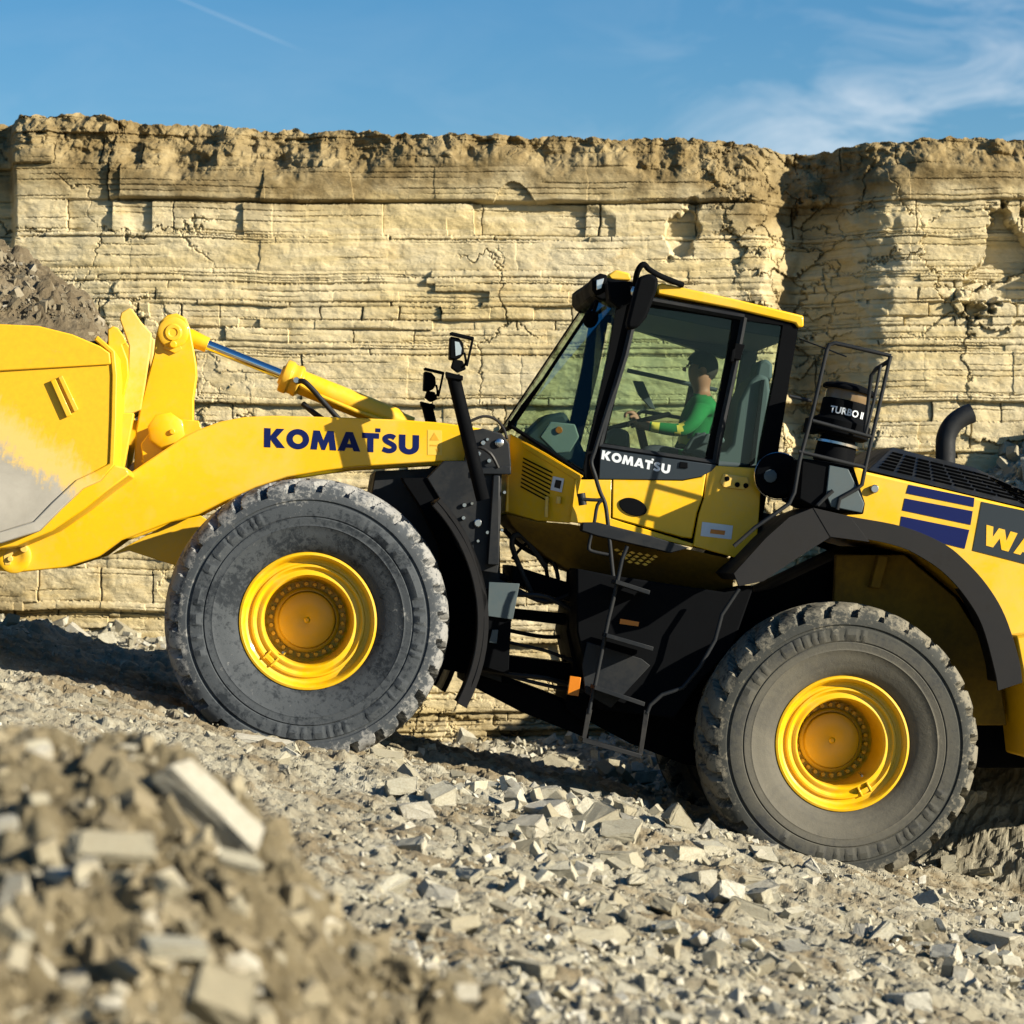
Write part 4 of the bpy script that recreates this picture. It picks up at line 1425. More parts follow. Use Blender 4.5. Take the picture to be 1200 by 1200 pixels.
cab = cabmb.build('cab', M_blk, loader, .006)

b = MB()
b.pp([(770, 334), (776, 331.5), (860, 350), (942, 370), (942, 383), (935, 384), (932, 379), (860, 362), (771, 345)], -.86, .86, -.86)
b.pp([(736, 336), (770, 334), (771, 345), (745, 346)], -.80, .80, -.86)
b.pp([(712, 322), (722, 316), (738, 320), (740, 328), (716, 328)], -.50, .50, -.5)
roof = b.build('roof', M_yel, cab, .012)
b = MB(); b.pp([(748, 350), (935, 381), (930, 396), (845, 383), (760, 366), (748, 362)], -.72, .72, SY)
b.pp([(775, 352), (930, 378), (925, 388), (850, 420), (740, 384)], .60, .74, .6)
b.build('headliner', M_int, cab, .01)
b = MB()
b.pp([(694, 330), (700, 322), (735, 328), (768, 334), (768, 348), (745, 352), (726, 352), (704, 350), (697, 345)], -.62, .62, -.7)
b.build('roof_visor', M_blk, cab, .01)

# glass
def pane(name, A, B=None, y=None, th=.008, m=None):
    b = MB()
    if B is None:
        b.pp(A, y, y + th)
    else:
        a = [P(*q) for q in A]
        nrm = (a[1] - a[0]).cross(a[2] - a[0]).normalized() * th
        b.loft(a, [q + nrm for q in a])
    return b.build(name, m or M_glass, cab, 0)


DW = [(768, 348), (868, 368), (858, 420), (840, 505), (830, 541), (706, 522), (716, 480), (735, 415), (752, 355)]
pane('door_window', DW, y=SY + .03)
pane('rear_window', [(874, 376), (920, 382), (908, 450), (892, 545), (842, 540), (858, 460)], y=SY + .03)
FWY = .62
farw = [(752, 355), (925, 385), (912, 450), (892, 545), (706, 522), (735, 415)]
b = MB(); b.prism(PP(farw, SY), -SY - .04, -SY - .03); b.build('far_window', M_glass, cab, 0)
# front: two raked corner panes and a centre pane between them
ft, fb = P(703, 346, -.50), P(600, 500, -.50)
at_, ab = P(726, 350, SY + .02), P(686, 552, SY + .02)
for s_ in (1, -1):
    b = MB()
    q = [Vector((p.x, p.y * s_, p.z)) for p in (at_, ft, fb, ab)]
    nrm = (q[1] - q[0]).cross(q[2] - q[0]).normalized() * .006
    b.loft(q, [k + nrm for k in q]); b.build('windshield', M_glass, cab, 0)
b = MB()
q = [ft, Vector((ft.x, .50, ft.z)), Vector((fb.x, .50, fb.z)), fb]
nrm = (q[1] - q[0]).cross(q[2] - q[0]).normalized() * .006
b.loft(q, [k + nrm for k in q]); b.build('windshield', M_glass, cab, 0)
b = MB()
b.tube([ft, fb], .012, 8); b.tube([Vector((ft.x, .5, ft.z)), Vector((fb.x, .5, fb.z))], .012, 8)
b.tube([fb, Vector((fb.x, .5, fb.z))], .016, 8)
b.tube([P(600, 500, -.505), P(684, 556, SY)], .014, 8)
b.build('windshield_seal', M_blk, cab, 0)
b = MB()
b.tube([P(598, 498, -.46), P(612, 476, -.50), P(632, 450, -.52), P(650, 428, -.52)], [.014, .01, .008, .005], 8)
b.box(P(600, 498, -.46), (.06, .05, .05))
b.build('wiper', M_blk, cab, .003)
# far A pillar
# door
b = MB()
b.pp([(718, 562), (800, 563.5), (822, 559), (828, 552), (823, 584), (817, 601), (811, 631), (800, 630), (717, 607)], SY - .05, SY - .005)
door = b.build('door', M_yel, cab, .008)
b = MB()
b.pp([(704, 526), (840, 545), (834, 552), (822, 558.5), (800, 562.5), (702, 561.5)], SY - .05, SY - .006)
b.build('door_band', M_cabgrey, cab, .004)
b = MB()
fr = [(748, 350), (872, 372), (862, 425), (843, 512), (838, 543), (702, 523), (713, 480), (733, 415)]
for a, c_ in ((0, 1), (1, 2), (2, 3), (3, 4), (4, 5), (5, 6), (6, 7), (7, 0)):
    b.tube([P(*fr[a], SY - .02), P(*fr[c_], SY - .02)], .022, 4)
b.build('door_frame', M_dk, cab, .004)
b = MB()
b.pp([(757, 541.5), (776, 544), (776, 554), (757, 551)], SY - .058, SY - .05) if False else None
b.pp([(797, 541), (806, 542), (806, 549), (796, 548)], SY - .062, SY - .051)
b.pp([(862, 402), (873, 404), (868, 422), (858, 420)], SY - .05, SY)
b.pp([(858, 410), (862, 408), (860, 424), (856, 424)], SY - .07, SY)
b.build('door_handle', M_blk, cab, .004)
b = MB()
c_ = P(742, 594, SY - .05)
ring = []
for k in range(32):
    g = 2 * math.pi * k / 32
    ring.append((742 + 16.5 * math.cos(g) * .98 + 1.6 * math.sin(g), 594 + 10.5 * math.sin(g) + 2.6 * math.cos(g)))
b.pp(ring, SY - .062, SY - .045)
b.build('door_vent', M_blk, cab, .004)
b = MB()
b.pp([(674, 562), (717, 562), (716, 607), (730, 612), (793, 631), (812, 637), (812, 641), (793, 637), (712, 616), (668, 612)], SY - .042, SY - .01)
b.pp([(829, 545), (893, 549), (890, 600), (885, 656), (860, 653), (812, 640), (819, 602), (825, 584)], SY - .045, SY - .01)
side = b.build('side_panel', M_yel, cab, .006)
b = MB()
b.pp([(848, 555), (876, 559), (878, 566), (872, 574), (848, 571), (844, 565)], SY - .065, SY - .045)
b.build('latch_recess', M_yeldust, cab, .004)
b = MB()
for px, py in ((852, 561), (864, 568), (874, 569)): b.bolt(P(px, py, SY - .066), .018, .006)
b.each('latch_hole', M_blk, cab)
b = MB(); b.pp([(823, 611.5), (859, 616), (857, 632), (821, 628)], SY - .05, SY - .046); lab = b.build('rating_plate', M_white, cab, 0)
b = MB(); b.pp([(833, 620), (850, 622), (849, 627), (832, 625)], SY - .053, SY - .0505); b.build('plate_print', M_orange, lab, 0)

# front lower cab skin, tapering inwards to the nose
def tapered(px, yA, yB, xA, xB, th=.03):
    """outline whose depth runs from yA at photo column xA to yB at xB"""
    a = []
    for p in px:
        t = (p[0] - xA) / (xB - xA)
        a.append(P(p[0], p[1], yA + (yB - yA) * t))
    return a, [q + Vector((0.0, th, 0)) for q in a]


b = MB()
NX = (596, 676)
a, c_ = tapered([(598, 508), (640, 531), (684, 558), (676, 564), (668, 613), (630, 610), (592, 600), (594, 560)], -.50, SY - .03, *NX)
b.loft(a, c_)
q = [Vector((p.x, -p.y, p.z)) for p in a]; b.loft(q, [k - Vector((0, .03, 0)) for k in q])
b.pp([(598, 508), (604, 512), (600, 600), (592, 600)], -.5, .5, -.5)
nose = b.build('nose_panel', M_yel, cab, .006)
b = MB()
a, _ = tapered([(611, 517), (680, 557), (681, 561), (673, 561), (611, 523)], -.50, SY - .03, *NX)
a = [k - Vector((0, .014, 0)) for k in a]
b.loft(a, [k + Vector((0, .02, 0)) for k in a])
a, _ = tapered([(675, 560), (681, 561), (672, 604), (666, 603)], -.50, SY - .03, *NX)
a = [k - Vector((0, .012, 0)) for k in a]
b.loft(a, [k + Vector((0, .02, 0)) for k in a])
b.each('nose_trim', M_yel, cab, .003)
b = MB()
for k in range(8):
    t = k / 7
    x0, y0 = 613 - 3 * t, 536 + 33 * t
    x1, y1 = 647 - 4 * t, 553 + 34 * t
    a, _ = tapered([(x0, y0), (x1, y1), (x1, y1 + 1.8), (x0, y0 + 1.8)], -.50, SY - .03, *NX)
    a = [q - Vector((0, .008, 0)) for q in a]
    b.loft(a, [q + Vector((0, .02, 0)) for q in a])
b.each('louvre', M_blk, cab)
b = MB()
a, _ = tapered([(648, 558), (661, 561), (658, 577), (645, 574)], -.50, SY - .03, *NX)
a = [q - Vector((0, .01, 0)) for q in a]; b.loft(a, [q + Vector((0, .01, 0)) for q in a])
b.build('nose_label', M_white, cab, 0)
b = MB()
a, _ = tapered([(651, 562), (658, 563.5), (656, 573), (649, 571)], -.50, SY - .03, *NX)
a = [q - Vector((0, .013, 0)) for q in a]; b.loft(a, [q + Vector((0, .01, 0)) for q in a])
b.build('nose_label_print', M_dk, cab, 0)
b = MB()
b.tube([P(641, 582, -.74), P(640, 606, -.74)], .012, 8); b.tube([P(655, 582, -.80), P(654, 590, -.80)], .016, 8)
b.each('nose_clip', M_yeldust, cab)
# belly of the cab
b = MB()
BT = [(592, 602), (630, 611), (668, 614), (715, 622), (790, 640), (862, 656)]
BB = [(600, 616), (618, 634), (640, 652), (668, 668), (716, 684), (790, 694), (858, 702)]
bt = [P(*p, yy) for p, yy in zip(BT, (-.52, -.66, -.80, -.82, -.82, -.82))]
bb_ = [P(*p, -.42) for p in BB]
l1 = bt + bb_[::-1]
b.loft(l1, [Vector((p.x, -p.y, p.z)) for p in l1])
b.build('belly_panel', M_yelshade, cab, .012)  # shade below the cab is painted into the panel colour
b = MB()
b.pp([(683, 612), (700, 612), (760, 627), (808, 642), (786, 648), (778, 646), (700, 628), (682, 622)], -1.02, SY - .02)
b.build('door_sill', M_dk, cab, .006)
b = MB()
for r_ in range(4):
    for k in range(6 - r_):
        x, y = 723 + k * 9 + r_ * 5, 644.5 + k * 1.5 + r_ * 4.6
        if x > 772: continue
        b.pp([(x - 3.6, y - .2), (x, y - 1.7), (x + 3.6, y + .6), (x, y + 1.9)], -.83, -.80)
b.build('step_grating', M_yel, cab, 0)

# mirror and roof lamps
b = MB()
b.pp([(749, 324), (762, 320), (772, 326), (770, 340), (758, 372), (748, 384), (736, 386), (735, 378), (742, 350)], -1.17, -1.03)
mir = b.build('mirror', M_blk, cab, .02)
b = MB()
b.tube([P(744, 336, -.95), P(746, 322, -1.05), P(750, 313, -1.08), P(755, 310, -1.08), P(761, 316, -1.05), P(775, 324, -.95), P(800, 334, -.86)], .020, 10, smooth=4)
b.build('mirror_arm', M_blk, cab, 0)
b = MB()
b.pp([(694, 326), (703, 320), (712, 322), (710, 342), (698, 346), (694, 340)], -.72, -.50)
b.pp([(712, 328), (742, 330), (744, 352), (726, 362), (714, 352)], -.92, -.72)
b.pp([(694, 326), (703, 320), (712, 322), (710, 342), (698, 346), (694, 340)], .50, .72, -.6)
wl = b.each('work_lamp', M_blk, cab, .012)
b = MB(); b.pp([(699, 328), (708, 326), (705, 338), (699, 340)], -.735, -.722); b.bolt(P(747, 342, -.95), .05, .03)
b.each('lamp_lens', M_lens, cab, .004)
b = MB()
b.lathe([(.0, 0), (.058, .0), (.062, .015), (.05, .03), (0, .03)], P(693, 375, -.60), (0, -1, 0), 24); b.tube([P(700, 352, -.62), P(693, 375, -.6)], .014, 8)
b.build('round_mirror', M_blk, cab, .002)

# handrails beside the door
b = MB()
b.tube(PP([(722, 452), (712, 480), (697, 528), (693, 542), (697, 556), (703, 576), (709, 590), (712, 610), (715, 640), (718, 670), (721, 694)], -1.0), .014, 10, smooth=3)
b.tube(PP([(682, 585), (700, 586), (707, 585), (700, 592), (696, 615), (690, 640), (694, 646), (713, 650)], -1.0), .012, 10, smooth=3)
b.tube(PP([(681, 578), (683, 592)], -.98), .028, 10)
b.build('handrail', M_dk, cab, 0)

# ------------------------------------------------------------------ cab fittings
b = MB()
b.pp([(858, 520), (866, 470), (880, 445), (890, 438), (901, 442), (903, 460), (897, 520), (893, 548), (800, 548), (800, 530), (850, 530)], -.26, .26, -.26)
b.pp([(884, 446), (889, 424), (898, 420), (906, 426), (905, 445)], -.15, .15, -.15)
b.pp([(815, 506), (850, 512), (850, 520), (815, 514)], -.36, -.28)
b.build('seat', M_seat, cab, .03)
b = MB()
c_ = P(748, 494, 0); axw = Vector((-.45, 0, .9)).normalized()
ax_a = Vector((0, 1, 0)); ax_b = axw.cross(ax_a).normalized()
pts = [c_ + (ax_a * math.cos(g) + ax_b * math.sin(g)) * .22 for g in np.linspace(0, 2 * math.pi, 33)]
b.tube(pts, .017, 8)
b.tube([c_, c_ - axw * .5], .03, 10)
b.tube([pts[0], c_, pts[16]], .014, 8); b.tube([pts[8], c_], .014, 8)
b.build('steering_wheel', M_blk, cab, 0)
b = MB()
b.pp([(612, 512), (640, 486), (662, 482), (672, 500), (690, 540), (684, 556), (640, 528)], -.30, .30, -.3)
b.pp([(700, 520), (720, 500), (738, 505), (740, 545), (702, 545)], -.22, .22, -.22)
b.build('dashboard', M_int, cab, .03)
b = MB()
b.pp([(632, 512), (645, 494), (674, 497), (679, 512), (668, 530), (652, 532)], -.48, -.44)
b.build('side_console', M_console, cab, .01)
b = MB(); b.tube([P(655, 504, -.5), P(655, 504, -.46)], .025, 12); b.build('console_knob', M_orange, cab, .003)
b = MB()
b.tube([P(735, 434, .72), P(840, 457, .72)], .016, 8); b.tube([P(738, 492, .5), P(752, 482, .5), P(800, 490, .5)], .014, 8)
b.each('grab_bar', M_int, cab)
b = MB(); b.pp([(742, 446), (754, 447), (764, 470), (768, 480), (762, 478), (748, 462)], .70, .74, .7); b.build('far_mirror', M_int, cab, .004)
b = MB(); b.pp([(800, 530), (812, 512), (826, 506), (832, 512), (828, 540)], -.40, -.30); b.pp([(820, 523), (828, 508), (833, 508), (831, 520)], -.45, -.41)
b.each('armrest', M_int, cab, .01)

# ------------------------------------------------------------------ engine hood
def at_y(px, y): return PP(px, y)


HY0 = -.92
TOPL = [(1005, 545), (1016, 553), (1100, 572), (1200, 596), (1330, 632), (1400, 655)]
hood = MB()
side_out = [(985, 560), (1005, 545), (1016, 553), (1100, 572), (1200, 596), (1330, 632), (1372, 646), (1390, 700), (1392, 800), (1330, 830), (1230, 810), (1140, 700), (1080, 650), (1010, 630), (985, 620)]
hood.pp(side_out, HY0, -HY0)
hood.pp([(1190, 745), (1400, 720), (1425, 730), (1420, 880), (1380, 920), (1210, 890), (1200, 800)], -1.2, 1.2, -1.2)
hd = hood.build('hood', M_yel, loader, .018)
# dark louvred top, sloping inwards
b = MB()
lo_ = PP([(1017, 551), (1100, 570.5), (1200, 594.5), (1290, 620)], HY0 + .02)
hi_ = [P(1046, 524, -.50), P(1092, 536, -.50), P(1142, 548, -.50), P(1240, 594, -.50)]
A = lo_ + [Vector((p.x, -p.y, p.z)) for p in lo_][::-1]
V = lo_ + hi_ + [Vector((p.x, -p.y, p.z)) for p in hi_] + [Vector((p.x, -p.y, p.z)) for p in lo_]
n_ = 4
fs = []
for r_ in range(3):
    for k in range(n_ - 1):
        fs.append([r_ * n_ + k, r_ * n_ + k + 1, (r_ + 1) * n_ + k + 1, (r_ + 1) * n_ + k])
fs.append([0, n_, 2 * n_, 3 * n_]); fs.append([3, 3 + 3 * n_, 3 + 2 * n_, 3 + n_]); fs.append([0, 3 * n_, 3 * n_ + 1, 1]); fs.append([1, 3 * n_ + 1, 3 * n_ + 2, 2]); fs.append([2, 3 * n_ + 2, 3 * n_ + 3, 3])
b.add(V, fs)
b.build('hood_top', M_dk, hd, .006)
b = MB()
def lerp3(u, v):
    """point on the sloping louvre face; u along 0..1, v up 0..1"""
    k = min(int(u * 3), 2); f = u * 3 - k
    p = lo_[k].lerp(lo_[k + 1], f); q = hi_[k].lerp(hi_[k + 1], f)
    return p.lerp(q, v)
nl = Vector((0, -.55, .80))
for g in range(10):
    for k in range(6):
        u0 = .035 + g * .094; v0 = .16 + k * .12
        q = [lerp3(u0, v0), lerp3(u0 + .075, v0), lerp3(u0 + .075, v0 + .075), lerp3(u0, v0 + .075)]
        base = [p + nl * .0015 for p in q]
        topq = [base[0] + nl * .016, base[1] + nl * .016, base[2] + nl * .002, base[3] + nl * .002]
        b.loft(base, topq)
b.build('hood_louvres', M_blk, hd, 0)
for pts in ([(1065, 568), (1142, 583.5), (1141, 594), (1062, 578)], [(1060.5, 584), (1140, 599), (1137.5, 615), (1057.5, 598)], [(1056.5, 605), (1136, 621), (1130.5, 643), (1053.5, 624)]):
    b = MB(); b.pp(pts, HY0 - .004, HY0 + .01); b.build('stripe', M_navy, hd, 0)
b = MB(); b.pp([(1150.5, 588), (1330, 625), (1322, 692), (1140, 645)], HY0 - .005, HY0 + .01); badge = b.build('badge_panel', M_cabgrey, hd, 0)
b = MB(); b.bolt(P(1024, 573, HY0), .030, .035); b.build('hood_latch', M_steel, hd, 0)
b = MB(); b.lathe([(.068, 0), (.068, .22), (.062, .25)], P(1107, 560, -.42), (0, 0, 1), 24)
ex = MB()
ex.tube([P(1108, 566, -.42), P(1108, 530, -.42), P(1109, 512, -.42), P(1116, 498, -.42), P(1127, 489, -.42), P(1139, 484, -.42)], .070, 20, smooth=4)
exo = ex.build('exhaust_pipe', M_dk, hd, 0)
b = MB(); b.lathe([(.056, 0), (.056, .004), (0, .004)], P(1139, 484, -.42) , (P(1139, 484, -.42) - P(1127, 489, -.42)), 20); b.build('pipe_mouth', M_blk, exo, 0)

# inside of the rear arch
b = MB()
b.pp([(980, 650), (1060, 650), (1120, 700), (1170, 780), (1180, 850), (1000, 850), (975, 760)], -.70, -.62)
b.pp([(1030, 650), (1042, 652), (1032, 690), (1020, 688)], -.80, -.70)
b.build('inner_arch', M_yelshade, loader, .01)  # darkness of the wheel arch comes from the painted-in shade colour

# rear fender
FC = HR
out_px = [(953, 595), (996, 605), (1058, 617), (1104, 636), (1130, 656), (1157, 686), (1178, 722), (1194, 772), (1198, 800)]
in_px = [(973, 629), (1019, 635), (1050, 645), (1077, 660), (1100, 676), (1122, 700), (1143, 735), (1158, 790), (1162, 812)]
b = MB()
fy = -1.46
i3_ = PP(in_px, fy)
o3 = catmull(PP(out_px, fy), 5)
i3 = [q.lerp(p, .22 * min(1, k / 12)) for k, (q, p) in enumerate(zip(catmull(i3_, 5), o3))]
b.prism(o3 + i3[::-1], fy, fy + .03)
skin = [p.lerp(q, .30) for p, q in zip(o3, i3)]
b.prism(o3 + skin[::-1], fy + .03, -.68)
b.pp([(953, 595), (996, 605), (1019, 635), (973, 629)], fy - .004, fy + .03)
b.pp([(860, 672), (866, 687), (895, 681), (933, 655), (973, 629), (984, 605), (953, 595), (925, 606), (898, 630)], fy, fy + .035)
b.pp([(858, 672), (898, 630), (925, 606), (953, 595), (960, 601), (928, 614), (903, 637), (866, 680)], fy + .035, -.70)
rf = b.build('rear_fender', M_fend, loader, .010)
mirror_y(rf)

# air cleaner stand, pre-cleaner, guard rail
b = MB()
b.pp([(940, 537), (1000, 545), (1014, 590), (1012, 603), (953, 594), (936, 585)], -1.42, -.75)
stand = b.build('cleaner_stand', M_blk, loader, .012)
b = MB()
b.pp([(972, 545), (994, 549), (1013, 590), (1010, 601), (974, 594), (968, 580)], -1.435, -1.42)
b.build('stand_cover', M_bluegrey, stand, .006)
base = P(977, 538, -1.10); topc = P(986, 450, -1.10)
axc = Vector((0.0, 0, 1))
def hz(py):
    return (P(980, py, -1.10) - base).z
px1 = 1 / 172.0
b = MB()
b.lathe([(24 * px1, -.03), (23 * px1, hz(520)), (20 * px1, hz(514)), (20 * px1, hz(510))], base, axc, 32)
b.lathe([(29 * px1, hz(512)), (34 * px1, hz(509)), (34 * px1, hz(494)), (30 * px1, hz(491)), (28 * px1, hz(489)), (28 * px1, hz(470)), (27 * px1, hz(468))], base, axc, 40)
b.box(base + Vector((-.2, 0, hz(506))), (.08, .12, .10))
pc = b.build('pre_cleaner', M_blk, loader, .003)
b = MB(); b.lathe([(26 * px1, hz(468)), (26.5 * px1, hz(462)), (25 * px1, hz(455))], base, axc, 40)
b.build('dust_bowl', surf('smoked_bowl', (0.16, 0.11, 0.06), 0.15), pc, 0)
b = MB(); b.lathe([(31 * px1, hz(456)), (31.5 * px1, hz(453)), (29 * px1, hz(450)), (14 * px1, hz(446)), (0, hz(445.5))], base, axc, 40)
b.build('cap', M_blk, pc, .002)
b = MB(); b.lathe([(26 * px1, hz(522)), (26 * px1, hz(519))], base, axc, 40); b.build('clamp', M_steel, pc, 0)
# canister beside the stand
b = MB()
b.lathe([(0, -.02), (.15, -.02), (.155, 0), (.155, .12), (.14, .135), (.06, .14), (0, .14)], P(912, 558, -.90), (-.25, -1, 0), 36)
can = b.build('air_canister', M_blk, loader, .004)
b = MB(); b.bolt(P(903, 558, -1.045), .045, .02, (-.25, -1, 0)); b.build('canister_bolt', M_bluegrey, can, 0)
b = MB()
for k in range(3): b.lathe([(.158, 0), (.163, .004), (.163, .016), (.158, .02)], P(912, 558, -.90 - .022 - k * .042), (-.25, -1, 0), 36, caps=False)
b.each('canister_band', M_steel, can)

b = MB()
gy, gy2 = -1.45, -.72
r_ = .0135
b.tube(PP([(860, 640), (885, 618), (925, 590), (931, 577), (937, 540), (953, 480), (969, 410), (972, 404), (979, 402), (1044, 417)], gy), r_, 10)
b.tube([P(1044, 417, gy), P(1042, 423, gy), P(1027, 432, gy + .1), P(1021, 440, gy + .12), P(1015, 492, gy + .12), P(1013, 510, gy + .1)], r_, 10)
b.tube(PP([(1043, 419), (1035, 455), (1022, 512), (1014, 548), (1010, 568), (1004, 573), (984, 584), (981, 597)], gy), r_, 10)
b.tube(PP([(1032, 428), (1024, 470), (1014, 510)], gy), r_ * .8, 8)
b.tube(PP([(952, 493), (1021, 512)], gy), r_, 10)
b.tube(PP([(936, 529), (1014, 548)], gy), r_, 10)
b.tube(PP([(976, 575), (968, 582), (958, 592)], gy), r_, 8)
b.tube(PP([(925, 464), (951, 470)], gy + .3), r_ * .8, 8)
b.tube([P(937, 397, -.7), P(966, 408, -.9), P(992, 418, -1.0)], .005, 6)
gr = b.build('guard_rail', M_dk, loader, 0)

# ------------------------------------------------------------------ lettering
def circ(cx, cy, rx, ry, n=36, a0=0, a1=360):
    return [(cx + rx * math.cos(R(a0 + (a1 - a0) * i / n)), cy + ry * math.sin(R(a0 + (a1 - a0) * i / n))) for i in range(n if a1 - a0 == 360 else n + 1)]


def stroke(c, w):
    L, Q = [], []
    for i, p in enumerate(c):
        a = c[max(i - 1, 0)]; b_ = c[min(i + 1, len(c) - 1)]
        tx, ty = b_[0] - a[0], b_[1] - a[1]; k = math.hypot(tx, ty)
        nx, ny = -ty / k * w / 2, tx / k * w / 2
        L.append((p[0] + nx, p[1] + ny)); Q.append((p[0] - nx, p[1] - ny))
    return L + Q[::-1]


def spath():
    c = [Vector(q) for q in ((.70, .80), (.56, .875), (.38, .875), (.24, .79), (.24, .67), (.36, .57), (.52, .49), (.66, .39), (.67, .24), (.54, .13), (.34, .12), (.12, .20))]
    return [(q.x, q.y) for q in catmull(c, 4)]


GLY = {
    'K': (1.02, [[(0, 0), (0, 1), (.31, 1), (.31, .60), (.60, 1), (.98, 1), (.60, .53), (1.02, 0), (.62, 0), (.31, .43), (.31, 0)]]),
    'O': (1.10, [circ(.55, .5, .55, .53), circ(.55, .5, .25, .24)]),
    'M': (1.26, [[(0, 0), (.14, 1), (.44, 1), (.63, .48), (.82, 1), (1.12, 1), (1.26, 0), (.95, 0), (.89, .50), (.71, 0), (.55, 0), (.37, .50), (.31, 0)]]),
    'A': (1.10, [[(0, 0), (.38, 1), (.72, 1), (1.10, 0), (.77, 0), (.71, .17), (.39, .17), (.33, 0)], [(.46, .37), (.64, .37), (.55, .66)]]),
    'T': (.84, [[(.27, 0), (.27, .72), (0, .72), (0, 1), (.84, 1), (.84, .72), (.57, .72), (.57, 0)], [(.66, 1.06), (.66, 1.26), (.90, 1.26), (.90, 1.06)]]),
    'S': (.84, [stroke(spath(), .25)]),
    'U': (.98, [[(0, 1), (0, .40)] + circ(.49, .40, .49, .43, 16, 180, 360) + [(.98, .40), (.98, 1), (.67, 1), (.67, .40)] + circ(.49, .40, .18, .15, 10, 360, 180) + [(.31, .40), (.31, 1)]]),
    'W': (1.45, [[(.12, 1), (0, 1), (.20, 0), (.52, 0), (.72, .52), (.92, 0), (1.24, 0), (1.45, 1), (1.12, 1), (1.04, .50), (.86, 1), (.58, 1), (.40, .50), (.32, 1)]]),
}


def letters(name, text, BL, BR, TL, y, m, parent, gap=.07, th=.002, slant=0):
    cu = bpy.data.curves.new(name, 'CURVE')
    cu.dimensions = '2D'; cu.fill_mode = 'BOTH'; cu.extrude = 0
    x = 0
    tot = sum(GLY[c][0] for c in text) + gap * (len(text) - 1)
    for ch in text:
        w, polys = GLY[ch]
        for poly in polys:
            sp = cu.splines.new('POLY'); sp.points.add(len(poly) - 1); sp.use_cyclic_u = True
            for pt, q in zip(sp.points, poly): pt.co = (x + q[0] + slant * q[1], q[1], 0, 1)
        x += w + gap
    tmp = bpy.data.objects.new('tmp', cu); COL.objects.link(tmp)
    bpy.context.view_layer.update()
    me = bpy.data.meshes.new_from_object(tmp.evaluated_get(bpy.context.evaluated_depsgraph_get()))
    bpy.data.objects.remove(tmp); bpy.data.curves.remove(cu)
    a, b_, c_ = P(*BL, y), P(*BR, y), P(*TL, y)
    for v in me.vertices:
        v.co = a + (b_ - a) * (v.co.x / tot) + (c_ - a) * v.co.y
    me.materials.clear()
    bm = bmesh.new(); bm.from_mesh(me)
    r = bmesh.ops.extrude_face_region(bm, geom=bm.faces[:])
    for v in [g for g in r['geom'] if isinstance(g, bmesh.types.BMVert)]: v.co.y -= th
    bmesh.ops.recalc_face_normals(bm, faces=bm.faces)
    bm.to_mesh(me); bm.free()
    o = link(name, me, m, parent)
    return o


letters('arm_lettering', 'KOMATSU', (309.5, 524), (491, 532.5), (309.8, 501.5), -.6205, M_navy, arm_o)
letters('door_lettering', 'KOMATSU', (704.5, 538), (784.5, 555.5), (706, 527.5), SY - .0505, M_white, cab)
letters('badge_lettering', 'WA', (1150.5, 638), (1215, 655.5), (1156, 615), HY0 - .0055, M_yel, badge, .02)
b = MB(); b.pp([(501, 503.5), (518, 504.5), (518, 533.5), (501, 533)], -.6225, -.6202); wlb = b.build('warning_label', surf('pale_yellow_sticker', (0.74, 0.47, 0.06), 0.5), arm_o, 0)
b = MB(); b.pp([(509, 507), (514.5, 516), (503.5, 516)], -.6245, -.6226); b.pp([(504, 521), (515, 521.5), (515, 523), (504, 522.5)], -.6245, -.6226); b.pp([(511, 526), (515, 524), (515, 530), (512, 530)], -.6245, -.6226)
b.build('label_print', surf('amber_print', (0.60, 0.32, 0.02), 0.5), wlb, 0)


def wrapped_text(text, c, axis_h, r, a_mid, size, m, parent):
    cu = bpy.data.curves.new('t', 'FONT'); cu.body = text; cu.size = size; cu.align_x = 'CENTER'; cu.offset = size * .03
    tmp = bpy.data.objects.new('tmp', cu); COL.objects.link(tmp)
    bpy.context.view_layer.update()
    me = bpy.data.meshes.new_from_object(tmp.evaluated_get(bpy.context.evaluated_depsgraph_get()))
    bpy.data.objects.remove(tmp); bpy.data.curves.remove(cu)
    bm = bmesh.new(); bm.from_mesh(me)
    bmesh.ops.triangulate(bm, faces=bm.faces)
    for v in bm.verts:
        a = a_mid + v.co.x / r
        h = axis_h + v.co.y
        v.co = c + Vector((r * math.sin(a), -r * math.cos(a), h))
    bm.to_mesh(me); bm.free()
    me.materials.clear()
    return link('cleaner_lettering', me, m, parent)


wrapped_text('TURBO II', base, hz(486), 28 * px1 + .003, R(-2), .062, M_white, pc)

